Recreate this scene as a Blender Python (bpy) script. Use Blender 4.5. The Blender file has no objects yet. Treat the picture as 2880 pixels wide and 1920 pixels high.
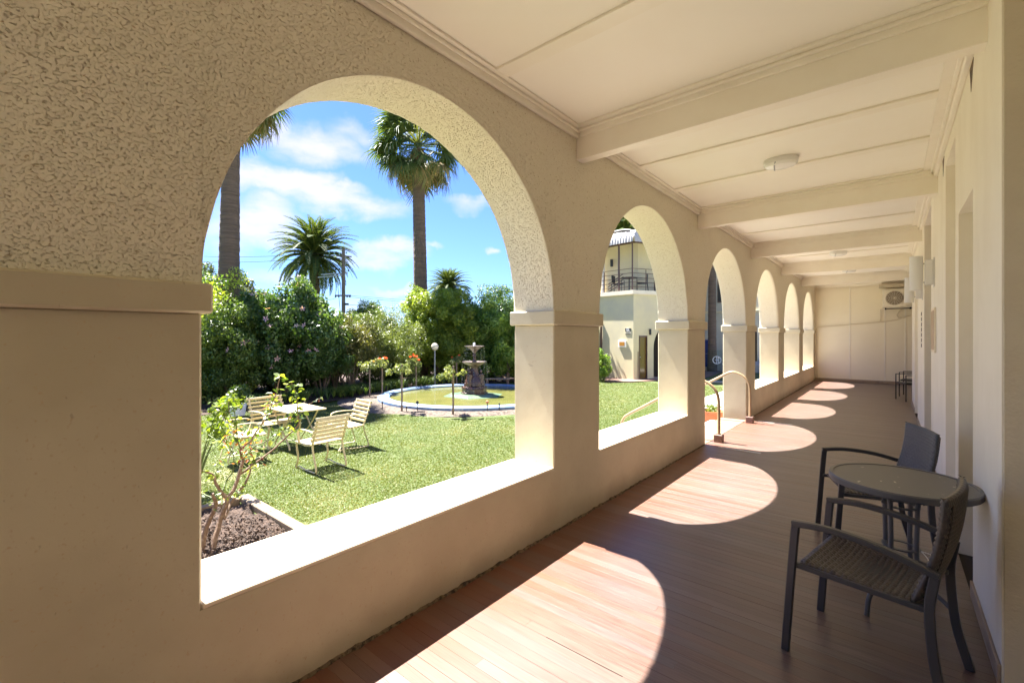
import bpy, math, random
import numpy as np
from mathutils import Vector, Matrix, noise
R = math.radians
rng = np.random.default_rng(7)
random.seed(7)
SC = bpy.context.scene
COL = SC.collection

# ------------------------------------------------------------------ camera
EYE = 1.6
YAW = math.atan(1065 / 1280)
cam = bpy.data.objects.new("camera", bpy.data.cameras.new("camera"))
COL.objects.link(cam)
cam.location = (0, 0, EYE)
cam.rotation_euler = (math.pi / 2, 0, YAW)
cam.data.sensor_width = 36
cam.data.lens = 16.0
cam.data.shift_y = -15 / 2880
cam.data.clip_start = 0.05
cam.data.clip_end = 3000
SC.camera = cam

# ------------------------------------------------------------------ world and sun
SUN_TRAVEL = Vector((0.535, 0.016, -1.0)).normalized()
sun_el = math.asin(-SUN_TRAVEL.z)
sun_az = math.atan2(-SUN_TRAVEL.x, -SUN_TRAVEL.y)      # clockwise from +Y
SC.view_settings.view_transform = 'Standard'
SC.view_settings.look = 'None'
SC.view_settings.gamma = 1
SC.view_settings.use_curve_mapping = False
SC.view_settings.exposure = 2.75
SC.render.engine = 'CYCLES'
SC.cycles.max_bounces = 12
SC.cycles.diffuse_bounces = 8
SC.cycles.transparent_max_bounces = 16
SC.cycles.sample_clamp_indirect = 20
try:
    SC.cycles.use_denoising = True
except Exception:
    pass

world = bpy.data.worlds.new("World")
SC.world = world
world.use_nodes = True
wt = world.node_tree
for n in list(wt.nodes):
    wt.nodes.remove(n)
def wn(t, **kw):
    n = wt.nodes.new(t)
    for k, v in kw.items():
        setattr(n, k, v)
    return n
sky = wn('ShaderNodeTexSky', sky_type='NISHITA', sun_disc=False, sun_elevation=sun_el, sun_rotation=sun_az,
         air_density=1.0, dust_density=0.35, ozone_density=2.0)
tc = wn('ShaderNodeTexCoord')
wnoise = wn('ShaderNodeTexNoise')
wnoise.inputs['Scale'].default_value = 9
wnoise.inputs['Detail'].default_value = 6
wnoise.inputs['Roughness'].default_value = 0.55
wt.links.new(tc.outputs['Generated'], wnoise.inputs['Vector'])
sub = wn('ShaderNodeVectorMath', operation='SUBTRACT'); sub.inputs[1].default_value = (0.5, 0.5, 0.5)
wt.links.new(wnoise.outputs['Color'], sub.inputs[0])
scl = wn('ShaderNodeVectorMath', operation='SCALE'); scl.inputs['Scale'].default_value = 0.10
wt.links.new(sub.outputs[0], scl.inputs[0])
add = wn('ShaderNodeVectorMath', operation='ADD')
wt.links.new(tc.outputs['Generated'], add.inputs[0]); wt.links.new(scl.outputs[0], add.inputs[1])
CLOUDS = [((-.84, .41, .36), .105, .040, .85), ((-.79, .47, .39), .061, .022, .6), ((-.885, .375, .292), .105, .030, 1.15),
          ((-.84, .475, .265), .120, .030, 1.1), ((-.91, .35, .215), .066, .050, 1.0), ((-.82, .55, .168), .085, .028, 1.0),
          ((-.68, .68, .285), .050, .015, .6), ((-.755, .63, .185), .028, .010, .6), ((-.66, .73, .19), .02, .01, .8),
          ((-.91, .40, .11), .075, .016, .6), ((-.80, .59, .10), .060, .012, .6), ((-.87, .49, .055), .10, .018, .6),
          ((-.93, .31, .19), .045, .045, .7), ((-.5, .85, .15), .12, .03, .9), ((-.3, .9, .3), .16, .04, .9),
          ((-.95, -.2, .3), .2, .05, .9), ((-.6, -.7, .35), .2, .05, .9), ((.4, .8, .35), .2, .05, .9), ((.9, .1, .3), .2, .06, .9),
          ((.5, -.8, .3), .2, .05, .9), ((-.4, .3, .85), .18, .1, .7), ((.4, -.3, .8), .2, .1, .7)]
acc = None
for c, su, sv, k in CLOUDS:
    c = Vector(c).normalized()
    rt = c.cross(Vector((0, 0, 1))).normalized()
    up = rt.cross(c).normalized()
    # puffy top, flat base: work in (right/su, up/sv) and take a soft ball
    dr = wn('ShaderNodeVectorMath', operation='DOT_PRODUCT'); dr.inputs[1].default_value = rt / su
    du = wn('ShaderNodeVectorMath', operation='DOT_PRODUCT'); du.inputs[1].default_value = up / sv
    dc = wn('ShaderNodeVectorMath', operation='DOT_PRODUCT'); dc.inputs[1].default_value = c
    for d in (dr, du, dc):
        wt.links.new(add.outputs[0], d.inputs[0])
    off = wn('ShaderNodeMath', operation='MULTIPLY'); wt.links.new(dr.outputs['Value'], off.inputs[0]); wt.links.new(dr.outputs['Value'], off.inputs[1])
    of2 = wn('ShaderNodeMath', operation='MULTIPLY_ADD'); wt.links.new(du.outputs['Value'], of2.inputs[0]); wt.links.new(du.outputs['Value'], of2.inputs[1]); wt.links.new(off.outputs[0], of2.inputs[2])
    inv = wn('ShaderNodeMath', operation='MULTIPLY_ADD'); wt.links.new(of2.outputs[0], inv.inputs[0]); inv.inputs[1].default_value = -0.55 * k; inv.inputs[2].default_value = k
    # only the hemisphere round the cloud
    st = wn('ShaderNodeMath', operation='GREATER_THAN'); wt.links.new(dc.outputs['Value'], st.inputs[0]); st.inputs[1].default_value = 0.5
    ml = wn('ShaderNodeMath', operation='MULTIPLY'); wt.links.new(inv.outputs[0], ml.inputs[0]); wt.links.new(st.outputs[0], ml.inputs[1])
    if acc is None:
        acc = ml
    else:
        mx = wn('ShaderNodeMath', operation='MAXIMUM'); wt.links.new(acc.outputs[0], mx.inputs[0]); wt.links.new(ml.outputs[0], mx.inputs[1]); acc = mx
fb = wn('ShaderNodeTexNoise'); fb.inputs['Scale'].default_value = 7; fb.inputs['Detail'].default_value = 8; fb.inputs['Roughness'].default_value = 0.6
mpw = wn('ShaderNodeMapping'); mpw.inputs['Scale'].default_value = (1, 1, 2.6)
wt.links.new(tc.outputs['Generated'], mpw.inputs['Vector']); wt.links.new(mpw.outputs[0], fb.inputs['Vector'])
mod = wn('ShaderNodeMath', operation='MULTIPLY_ADD'); wt.links.new(fb.outputs['Fac'], mod.inputs[0]); mod.inputs[1].default_value = 1.3; mod.inputs[2].default_value = -0.12
pr = wn('ShaderNodeMath', operation='MULTIPLY'); wt.links.new(acc.outputs[0], pr.inputs[0]); wt.links.new(mod.outputs[0], pr.inputs[1])
rmp = wn('ShaderNodeMapRange', interpolation_type='SMOOTHSTEP'); wt.links.new(pr.outputs[0], rmp.inputs['Value'])
rmp.inputs['From Min'].default_value = 0.02; rmp.inputs['From Max'].default_value = 0.62; rmp.inputs['To Max'].default_value = 0.93
tint = wn('ShaderNodeMix', data_type='RGBA', blend_type='MULTIPLY'); tint.inputs['Factor'].default_value = 1
tint.inputs['B'].default_value = (0.40, 0.54, 0.90, 1)
wt.links.new(sky.outputs['Color'], tint.inputs['A'])
mixw = wn('ShaderNodeMix', data_type='RGBA')
wt.links.new(rmp.outputs[0], mixw.inputs['Factor']); wt.links.new(tint.outputs['Result'], mixw.inputs['A'])
mixw.inputs['B'].default_value = (3.3, 3.2, 3.55, 1)
bg = wn('ShaderNodeBackground'); bg.inputs['Strength'].default_value = 0.05
wt.links.new(mixw.outputs['Result'], bg.inputs['Color'])
out = wn('ShaderNodeOutputWorld'); wt.links.new(bg.outputs[0], out.inputs['Surface'])

sl = bpy.data.lights.new("sun", 'SUN'); sl.energy = 5.0; sl.angle = R(0.5); sl.color = (1.0, 0.965, 0.905)
so = bpy.data.objects.new("sun", sl); COL.objects.link(so)
so.rotation_euler = SUN_TRAVEL.to_track_quat('-Z', 'Y').to_euler()
so.location = (-20, 0, 30)

# ------------------------------------------------------------------ materials
def mat(name, col, rough=0.6, var=None, bump=None, bump2=None, metal=0.0, spec=0.5, trans=0.0, rnd=0.0, alpha=None, coord='Object', stretch=(1, 1, 1), leaf=None, ior=None, patch=None, attr=None, emit=None):
    m = bpy.data.materials.new(name); m.use_nodes = True
    nt = m.node_tree; b = nt.nodes['Principled BSDF']; L = nt.links.new
    b.inputs['Roughness'].default_value = rough; b.inputs['Metallic'].default_value = metal
    b.inputs['Specular IOR Level'].default_value = spec
    b.inputs['Transmission Weight'].default_value = trans
    if ior: b.inputs['IOR'].default_value = ior
    if alpha is not None: b.inputs['Alpha'].default_value = alpha
    c4 = (*col, 1)
    b.inputs['Base Color'].default_value = c4
    if emit:
        b.inputs['Emission Color'].default_value = (*emit[0], 1); b.inputs['Emission Strength'].default_value = emit[1]
    t = nt.nodes.new('ShaderNodeTexCoord'); mp = nt.nodes.new('ShaderNodeMapping')
    mp.inputs['Scale'].default_value = stretch
    L(t.outputs[coord], mp.inputs['Vector'])
    src = mp.outputs[0]
    oi = None
    if rnd:
        oi = nt.nodes.new('ShaderNodeObjectInfo')
        va = nt.nodes.new('ShaderNodeVectorMath'); va.operation = 'MULTIPLY_ADD'
        L(oi.outputs['Random'], va.inputs[0]); va.inputs[1].default_value = (37, 91, 53); L(src, va.inputs[2]); src = va.outputs[0]
    cur = None
    def rgb(x):
        n = nt.nodes.new('ShaderNodeRGB'); n.outputs[0].default_value = x; return n.outputs[0]
    cur = rgb(c4)
    if var:
        for (sc, col2, lo, hi, det) in (var if isinstance(var, list) else [var]):
            nz = nt.nodes.new('ShaderNodeTexNoise'); nz.inputs['Scale'].default_value = sc; nz.inputs['Detail'].default_value = det; nz.inputs['Roughness'].default_value = 0.6
            L(src, nz.inputs['Vector'])
            mr = nt.nodes.new('ShaderNodeMapRange'); L(nz.outputs['Fac'], mr.inputs['Value']); mr.inputs['From Min'].default_value = lo; mr.inputs['From Max'].default_value = hi
            mx = nt.nodes.new('ShaderNodeMix'); mx.data_type = 'RGBA'; L(mr.outputs[0], mx.inputs['Factor']); L(cur, mx.inputs['A']); mx.inputs['B'].default_value = (*col2, 1)
            cur = mx.outputs['Result']
    if attr:     # per-face random value 'v' mixes toward a second colour
        at = nt.nodes.new('ShaderNodeAttribute'); at.attribute_name = 'v'
        cr = nt.nodes.new('ShaderNodeValToRGB'); L(at.outputs['Fac'], cr.inputs['Fac'])
        e = cr.color_ramp.elements
        e[0].position = 0; e[0].color = (*attr[0], 1); e[1].position = 1; e[1].color = (*attr[-1], 1)
        for i, a in enumerate(attr[1:-1]):
            q = e.new((i + 1) / (len(attr) - 1)); q.color = (*a, 1)
        cur = cr.outputs['Color']
    if rnd:
        hsv = nt.nodes.new('ShaderNodeHueSaturation'); L(cur, hsv.inputs['Color'])
        mr = nt.nodes.new('ShaderNodeMapRange'); L(oi.outputs['Random'], mr.inputs['Value']); mr.inputs['To Min'].default_value = 1 - rnd; mr.inputs['To Max'].default_value = 1 + rnd
        L(mr.outputs[0], hsv.inputs['Value'])
        mr2 = nt.nodes.new('ShaderNodeMath'); mr2.operation = 'FRACT'
        mm = nt.nodes.new('ShaderNodeMath'); mm.operation = 'MULTIPLY'; L(oi.outputs['Random'], mm.inputs[0]); mm.inputs[1].default_value = 7.77; L(mm.outputs[0], mr2.inputs[0])
        mr3 = nt.nodes.new('ShaderNodeMapRange'); L(mr2.outputs[0], mr3.inputs['Value']); mr3.inputs['To Min'].default_value = 1 - rnd; mr3.inputs['To Max'].default_value = 1 + rnd
        L(mr3.outputs[0], hsv.inputs['Saturation'])
        cur = hsv.outputs['Color']
    L(cur, b.inputs['Base Color'])
    prev = None
    for bb in (bump, bump2):
        if bb:
            kind, sc, stg, dist = bb
            if kind == 'noise':
                nz = nt.nodes.new('ShaderNodeTexNoise'); nz.inputs['Scale'].default_value = sc; nz.inputs['Detail'].default_value = 5; o = nz.outputs['Fac']
            elif kind == 'pits':
                nz = nt.nodes.new('ShaderNodeTexVoronoi'); nz.feature = 'SMOOTH_F1'; nz.inputs['Scale'].default_value = sc; nz.inputs['Smoothness'].default_value = 0.3
                o = nz.outputs['Distance']
            elif kind == 'wave':
                nz = nt.nodes.new('ShaderNodeTexWave'); nz.inputs['Scale'].default_value = sc; nz.bands_direction = 'Z'; nz.inputs['Distortion'].default_value = 2; o = nz.outputs['Fac']
            L(src, nz.inputs['Vector'])
            bp = nt.nodes.new('ShaderNodeBump'); bp.inputs['Strength'].default_value = stg; bp.inputs['Distance'].default_value = dist
            L(o, bp.inputs['Height'])
            if prev: L(prev, bp.inputs['Normal'])
            prev = bp.outputs[0]
    if prev: L(prev, b.inputs['Normal'])
    if leaf:     # light through the leaf
        tr = nt.nodes.new('ShaderNodeBsdfTranslucent')
        g = nt.nodes.new('ShaderNodeMix'); g.data_type = 'RGBA'; g.blend_type = 'MULTIPLY'; g.inputs['Factor'].default_value = 1
        L(cur, g.inputs['A']); g.inputs['B'].default_value = (1.9, 1.9, 0.6, 1)
        L(g.outputs['Result'], tr.inputs['Color'])
        ms = nt.nodes.new('ShaderNodeMixShader'); ms.inputs[0].default_value = leaf
        L(b.outputs[0], ms.inputs[1]); L(tr.outputs[0], ms.inputs[2])
        L(ms.outputs[0], nt.nodes['Material Output'].inputs['Surface'])
    return m

M = {}
def stucco(name, col, col2):
    m = bpy.data.materials.new(name); m.use_nodes = True
    nt = m.node_tree; b = nt.nodes['Principled BSDF']; L = nt.links.new
    b.inputs['Roughness'].default_value = 0.85; b.inputs['Specular IOR Level'].default_value = 0.25
    t = nt.nodes.new('ShaderNodeTexCoord')
    ms = nt.nodes.new('ShaderNodeMapping'); ms.inputs['Scale'].default_value = (1, .8, 1.5); L(t.outputs['Object'], ms.inputs['Vector'])
    nw = nt.nodes.new('ShaderNodeTexNoise'); nw.inputs['Scale'].default_value = 40; nw.inputs['Detail'].default_value = 3; L(ms.outputs[0], nw.inputs['Vector'])
    va = nt.nodes.new('ShaderNodeVectorMath'); va.operation = 'MULTIPLY_ADD'; L(nw.outputs['Color'], va.inputs[0]); va.inputs[1].default_value = (0.02, 0.02, 0.02); L(ms.outputs[0], va.inputs[2])
    n1 = nt.nodes.new('ShaderNodeTexNoise'); n1.inputs['Scale'].default_value = 120; n1.inputs['Detail'].default_value = 4; n1.inputs['Roughness'].default_value = 0.62; L(va.outputs[0], n1.inputs['Vector'])
    r1 = nt.nodes.new('ShaderNodeMapRange'); r1.interpolation_type = 'SMOOTHSTEP'; L(n1.outputs['Fac'], r1.inputs['Value']); r1.inputs['From Min'].default_value = 0.31; r1.inputs['From Max'].default_value = 0.44
    n2 = nt.nodes.new('ShaderNodeTexNoise'); n2.inputs['Scale'].default_value = 1.4; n2.inputs['Detail'].default_value = 4; L(t.outputs['Object'], n2.inputs['Vector'])
    mx = nt.nodes.new('ShaderNodeMix'); mx.data_type = 'RGBA'; L(n2.outputs['Fac'], mx.inputs['Factor']); mx.inputs['A'].default_value = (*col, 1); mx.inputs['B'].default_value = (*col2, 1)
    # darker, browner colour in the pits of the roughcast
    mx2 = nt.nodes.new('ShaderNodeMix'); mx2.data_type = 'RGBA'; L(r1.outputs[0], mx2.inputs['Factor']); mx2.inputs['A'].default_value = (col[0] * .88, col[1] * .80, col[2] * .68, 1); L(mx.outputs['Result'], mx2.inputs['B'])
    n1b = nt.nodes.new('ShaderNodeTexNoise'); n1b.inputs['Scale'].default_value = 68; n1b.inputs['Detail'].default_value = 2; L(ms.outputs[0], n1b.inputs['Vector'])
    r1b = nt.nodes.new('ShaderNodeMapRange'); r1b.interpolation_type = 'SMOOTHSTEP'; L(n1b.outputs['Fac'], r1b.inputs['Value']); r1b.inputs['From Min'].default_value = .27; r1b.inputs['From Max'].default_value = .36
    mx3 = nt.nodes.new('ShaderNodeMix'); mx3.data_type = 'RGBA'; L(r1b.outputs[0], mx3.inputs['Factor']); mx3.inputs['A'].default_value = (col[0] * .60, col[1] * .50, col[2] * .38, 1); L(mx2.outputs['Result'], mx3.inputs['B'])
    L(mx3.outputs['Result'], b.inputs['Base Color'])
    bp = nt.nodes.new('ShaderNodeBump'); bp.inputs['Strength'].default_value = 0.9; bp.inputs['Distance'].default_value = 0.014; L(r1.outputs[0], bp.inputs['Height'])
    n3 = nt.nodes.new('ShaderNodeTexNoise'); n3.inputs['Scale'].default_value = 150; n3.inputs['Detail'].default_value = 3; L(t.outputs['Object'], n3.inputs['Vector'])
    b2 = nt.nodes.new('ShaderNodeBump'); b2.inputs['Strength'].default_value = 0.35; b2.inputs['Distance'].default_value = 0.004; L(n3.outputs['Fac'], b2.inputs['Height']); L(bp.outputs[0], b2.inputs['Normal'])
    L(b2.outputs[0], b.inputs['Normal'])
    return m
M['stucco'] = stucco('roughcast_stucco', (.86, .795, .645), (.80, .73, .575))
M['paint'] = mat('tan_painted_render', (.585, .52, .375), .55, var=[(1.7, (.52, .455, .32), .4, .65, 4), (11, (.40, .31, .21), .70, .78, 6), (60, (.52, .41, .27), .62, .75, 2)], bump=('noise', 9, .25, .01), bump2=('noise', 120, .16, .003), spec=.4)
def weather(m):
    nt = m.node_tree; b = nt.nodes['Principled BSDF']; L = nt.links.new
    src = b.inputs['Base Color'].links[0].from_socket; bn = b.inputs['Normal'].links[0].from_socket
    t = nt.nodes.new('ShaderNodeTexCoord')
    nw = nt.nodes.new('ShaderNodeTexNoise'); nw.inputs['Scale'].default_value = 3.5; nw.inputs['Detail'].default_value = 6; L(t.outputs['Object'], nw.inputs['Vector'])
    va = nt.nodes.new('ShaderNodeVectorMath'); va.operation = 'MULTIPLY_ADD'; L(nw.outputs['Color'], va.inputs[0]); va.inputs[1].default_value = (.5, .5, .5); L(t.outputs['Object'], va.inputs[2])
    vo = nt.nodes.new('ShaderNodeTexVoronoi'); vo.feature = 'DISTANCE_TO_EDGE'; vo.inputs['Scale'].default_value = .8; L(va.outputs[0], vo.inputs['Vector'])
    ck = nt.nodes.new('ShaderNodeMath'); ck.operation = 'LESS_THAN'; L(vo.outputs['Distance'], ck.inputs[0]); ck.inputs[1].default_value = .0014
    mk = nt.nodes.new('ShaderNodeTexNoise'); mk.inputs['Scale'].default_value = 1.3; L(t.outputs['Object'], mk.inputs['Vector'])
    mg = nt.nodes.new('ShaderNodeMath'); mg.operation = 'GREATER_THAN'; L(mk.outputs['Fac'], mg.inputs[0]); mg.inputs[1].default_value = .9
    mm = nt.nodes.new('ShaderNodeMath'); mm.operation = 'MULTIPLY'; L(ck.outputs[0], mm.inputs[0]); L(mg.outputs[0], mm.inputs[1])
    mh = nt.nodes.new('ShaderNodeMath'); mh.operation = 'MULTIPLY'; L(mm.outputs[0], mh.inputs[0]); mh.inputs[1].default_value = .32
    x1 = nt.nodes.new('ShaderNodeMix'); x1.data_type = 'RGBA'; L(mh.outputs[0], x1.inputs['Factor']); L(src, x1.inputs['A']); x1.inputs['B'].default_value = (.22, .16, .10, 1)
    # scuffs: short sparse dark marks
    mp = nt.nodes.new('ShaderNodeMapping'); mp.inputs['Rotation'].default_value = (.9, .3, .5); mp.inputs['Scale'].default_value = (6, 60, 22); L(t.outputs['Object'], mp.inputs['Vector'])
    sc = nt.nodes.new('ShaderNodeTexNoise'); sc.inputs['Scale'].default_value = 1; sc.inputs['Detail'].default_value = 2; L(mp.outputs[0], sc.inputs['Vector'])
    sr = nt.nodes.new('ShaderNodeMapRange'); L(sc.outputs['Fac'], sr.inputs['Value']); sr.inputs['From Min'].default_value = .735; sr.inputs['From Max'].default_value = .78; sr.inputs['To Max'].default_value = .35
    x2 = nt.nodes.new('ShaderNodeMix'); x2.data_type = 'RGBA'; L(sr.outputs[0], x2.inputs['Factor']); L(x1.outputs['Result'], x2.inputs['A']); x2.inputs['B'].default_value = (.20, .15, .11, 1)
    # grime low on the wall
    sp = nt.nodes.new('ShaderNodeSeparateXYZ'); L(t.outputs['Object'], sp.inputs[0])
    hz = nt.nodes.new('ShaderNodeMath'); hz.operation = 'MULTIPLY_ADD'; L(nw.outputs['Fac'], hz.inputs[0]); hz.inputs[1].default_value = -.34; L(sp.outputs['Z'], hz.inputs[2])
    zr = nt.nodes.new('ShaderNodeMapRange'); L(hz.outputs[0], zr.inputs['Value']); zr.inputs['From Min'].default_value = -.17; zr.inputs['From Max'].default_value = .02; zr.inputs['To Min'].default_value = .5; zr.inputs['To Max'].default_value = 0
    x3 = nt.nodes.new('ShaderNodeMix'); x3.data_type = 'RGBA'; L(zr.outputs[0], x3.inputs['Factor']); L(x2.outputs['Result'], x3.inputs['A']); x3.inputs['B'].default_value = (.34, .25, .165, 1)
    L(x3.outputs['Result'], b.inputs['Base Color'])
weather(M['paint'])
M['sill'] = mat('cream_sill_paint', (.76, .66, .50), .5, var=[(2.5, (.70, .60, .45), .45, .7, 4)], bump=('noise', 30, .1, .004))
M['plaster'] = mat('cream_plaster', (.84, .79, .67), .7, var=[(2.2, (.79, .735, .61), .4, .65, 5)], bump=('noise', 7, .35, .012), bump2=('noise', 90, .15, .003), stretch=(1, 1, .6))
M['rough_plaster'] = mat('tan_textured_plaster', (.62, .54, .40), .8, var=[(3, (.57, .49, .36), .4, .65, 5)], bump=('noise', 45, .6, .008), bump2=('noise', 9, .3, .01))
M['ceiling'] = mat('cream_ceiling_board', (.88, .84, .75), .6, var=[(1.2, (.86, .81, .71), .4, .7, 3)], bump=('noise', 20, .04, .004))
M['trim'] = mat('cream_gloss_trim', (.86, .81, .70), .45, var=[(3, (.83, .77, .65), .4, .7, 3)], bump=('noise', 30, .06, .003))
M['endwall'] = mat('cream_wall_sheet', (.84, .77, .61), .65, var=[(1, (.80, .73, .57), .4, .7, 4)], bump=('noise', 12, .06, .006))
M['skirt'] = mat('worn_timber_skirting', (.36, .27, .19), .6, var=[(8, (.22, .15, .10), .5, .7, 5)], stretch=(1, .3, 1), bump=('noise', 30, .3, .004))
M['crack'] = mat('dark_crumbled_mortar', (.20, .14, .09), .95, var=[(30, (.05, .035, .025), .45, .6, 4)], bump=('noise', 80, .8, .01))

def wood_floor():
    m = bpy.data.materials.new('stained_floorboards'); m.use_nodes = True
    nt = m.node_tree; b = nt.nodes['Principled BSDF']; L = nt.links.new
    b.inputs['Roughness'].default_value = .42; b.inputs['Specular IOR Level'].default_value = .6; b.inputs['Coat Weight'].default_value = .5; b.inputs['Coat Roughness'].default_value = .36
    g = nt.nodes.new('ShaderNodeNewGeometry'); oi = nt.nodes.new('ShaderNodeObjectInfo')
    sp = nt.nodes.new('ShaderNodeSeparateXYZ'); L(g.outputs['Position'], sp.inputs[0])
    fl = nt.nodes.new('ShaderNodeMath'); fl.operation = 'DIVIDE'; L(sp.outputs['Y'], fl.inputs[0]); fl.inputs[1].default_value = .066
    f2 = nt.nodes.new('ShaderNodeMath'); f2.operation = 'FLOOR'; L(fl.outputs[0], f2.inputs[0])
    wn1 = nt.nodes.new('ShaderNodeTexWhiteNoise'); wn1.noise_dimensions = '1D'; L(f2.outputs[0], wn1.inputs['W'])
    # grain: long in x, fine in y
    mp = nt.nodes.new('ShaderNodeMapping'); mp.inputs['Scale'].default_value = (2.2, 75, 1); L(g.outputs['Position'], mp.inputs['Vector'])
    n1 = nt.nodes.new('ShaderNodeTexNoise'); n1.inputs['Scale'].default_value = 1.6; n1.inputs['Detail'].default_value = 7; n1.inputs['Roughness'].default_value = .62; L(mp.outputs[0], n1.inputs['Vector'])
    r1 = nt.nodes.new('ShaderNodeValToRGB'); L(n1.outputs['Fac'], r1.inputs['Fac'])
    e = r1.color_ramp.elements; e[0].position = .30; e[0].color = (.055, .026, .018, 1); e[1].position = .72; e[1].color = (.155, .102, .080, 1)
    q = e.new(.5); q.color = (.112, .063, .047, 1)
    # broad worn greyish areas, and redder varnish left near the wall
    n2 = nt.nodes.new('ShaderNodeTexNoise'); n2.inputs['Scale'].default_value = .9; n2.inputs['Detail'].default_value = 4
    mp2 = nt.nodes.new('ShaderNodeMapping'); mp2.inputs['Scale'].default_value = (1.2, 2.2, 1); L(g.outputs['Position'], mp2.inputs['Vector']); L(mp2.outputs[0], n2.inputs['Vector'])
    rr = nt.nodes.new('ShaderNodeMapRange'); L(n2.outputs['Fac'], rr.inputs['Value']); rr.inputs['From Min'].default_value = .35; rr.inputs['From Max'].default_value = .7; rr.inputs['To Max'].default_value = .7
    wr = nt.nodes.new('ShaderNodeMix'); wr.data_type = 'RGBA'; L(rr.outputs[0], wr.inputs['Factor']); L(r1.outputs[0], wr.inputs['A']); wr.inputs['B'].default_value = (.135, .088, .07, 1)
    mz = nt.nodes.new('ShaderNodeMapRange'); L(sp.outputs['X'], mz.inputs['Value']); mz.inputs['From Min'].default_value = -2.1; mz.inputs['From Max'].default_value = -1.35; mz.inputs['To Min'].default_value = .95; mz.inputs['To Max'].default_value = 0
    vr = nt.nodes.new('ShaderNodeMix'); vr.data_type = 'RGBA'; L(mz.outputs[0], vr.inputs['Factor']); L(wr.outputs['Result'], vr.inputs['A']); vr.inputs['B'].default_value = (.165, .06, .034, 1)
    hs = nt.nodes.new('ShaderNodeHueSaturation'); L(vr.outputs['Result'], hs.inputs['Color'])
    mv = nt.nodes.new('ShaderNodeMapRange'); L(wn1.outputs['Value'], mv.inputs['Value']); mv.inputs['To Min'].default_value = .88; mv.inputs['To Max'].default_value = 1.12; L(mv.outputs[0], hs.inputs['Value'])
    mr = nt.nodes.new('ShaderNodeMapRange'); L(oi.outputs['Random'], mr.inputs['Value']); mr.inputs['To Min'].default_value = .8; mr.inputs['To Max'].default_value = 1.15; L(mr.outputs[0], hs.inputs['Saturation'])
    L(hs.outputs['Color'], b.inputs['Base Color'])
    ro = nt.nodes.new('ShaderNodeMapRange'); L(n1.outputs['Fac'], ro.inputs['Value']); ro.inputs['To Min'].default_value = .36; ro.inputs['To Max'].default_value = .58; L(ro.outputs[0], b.inputs['Roughness'])
    bp = nt.nodes.new('ShaderNodeBump'); bp.inputs['Strength'].default_value = .28; bp.inputs['Distance'].default_value = .004; L(n1.outputs['Fac'], bp.inputs['Height']); L(bp.outputs[0], b.inputs['Normal'])
    return m
M['floor'] = wood_floor()
M['dark'] = mat('near_black', (.03, .022, .016), .9)
M['chair_metal'] = mat('charcoal_powder_coat', (.042, .041, .043), .38, bump=('noise', 400, .05, .001), spec=.5)
M['table_metal'] = mat('grey_powder_coat', (.10, .097, .094), .4, spec=.5)
M['rattan'] = mat('brown_synthetic_rattan', (.058, .046, .038), .42, var=[(60, (.095, .075, .06), .4, .65, 3)], spec=.5)
M['rattan2'] = mat('dark_grey_synthetic_rattan', (.06, .062, .068), .36, var=[(60, (.09, .09, .095), .4, .65, 3)], spec=.55)
M['glass_top'] = mat('rippled_frosted_glass', (.84, .82, .70), .09, bump=('noise', 70, .4, .01), trans=.12, spec=.5, ior=1.45)
M['lamp_white'] = mat('white_metal_shade', (.74, .73, .70), .4)
M['lamp_glass'] = mat('opal_plastic', (.85, .84, .80), .25)
M['brown_pipe'] = mat('tan_painted_handrail', (.40, .28, .165), .3, spec=.6, var=[(9, (.34, .235, .13), .5, .7, 3)])
M['post_base'] = mat('brown_post_base', (.19, .11, .085), .6, var=[(30, (.12, .07, .05), .5, .7, 4)])
M['conduit'] = mat('cream_conduit', (.66, .57, .42), .5)
M['ac_white'] = mat('cream_casing', (.78, .73, .62), .45, var=[(6, (.70, .64, .52), .5, .75, 3)])
M['ac_dark'] = mat('brown_fan_grille', (.20, .15, .11), .6)
M['board'] = mat('tan_notice_board', (.50, .37, .25), .7)
M['number'] = mat('grey_number_plate', (.30, .27, .24), .6)
M['black'] = mat('black_paint', (.02, .02, .022), .5)
M['white'] = mat('white_paint', (.8, .8, .78), .5)

M['grass_ground'] = mat('mown_lawn', (.058, .085, .011), .9, var=[(1.3, (.08, .098, .018), .42, .62, 5), (.62, (.22, .20, .09), .60, .74, 6), (28, (.04, .07, .013), .5, .7, 4)], bump=('noise', 60, .8, .03), coord='Object')
M['blade'] = mat('grass_blades', (.1, .16, .025), .55, attr=[(.055, .086, .009), (.076, .105, .013), (.105, .118, .02), (.24, .21, .085)], leaf=.25, spec=.3)
M['soil'] = mat('dark_mulched_soil', (.085, .052, .035), .95, var=[(9, (.04, .024, .017), .4, .6, 6), (40, (.15, .10, .07), .58, .72, 4)], bump=('noise', 25, 1, .06), bump2=('pits', 60, .6, .03))
M['mulch'] = mat('grey_bark_mulch', (.17, .13, .10), .95, var=[(12, (.07, .05, .035), .45, .6, 6), (50, (.28, .23, .19), .58, .72, 4)], bump=('pits', 35, 1, .04))
M['kerb'] = mat('pale_concrete_edging', (.22, .16, .105), .85, var=[(6, (.16, .11, .07), .45, .65, 6)], bump=('noise', 60, .5, .006))
M['path'] = mat('pale_concrete_path', (.40, .37, .32), .85, var=[(2, (.33, .30, .26), .45, .65, 6)], bump=('noise', 80, .3, .005))
M['brownpave'] = mat('brown_paving', (.20, .12, .09), .8, var=[(5, (.14, .08, .06), .45, .65, 5)], bump=('noise', 40, .3, .005))
M['terracotta'] = mat('terracotta', (.42, .14, .06), .75, var=[(8, (.32, .11, .05), .5, .7, 5)], bump=('noise', 60, .2, .004))
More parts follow.
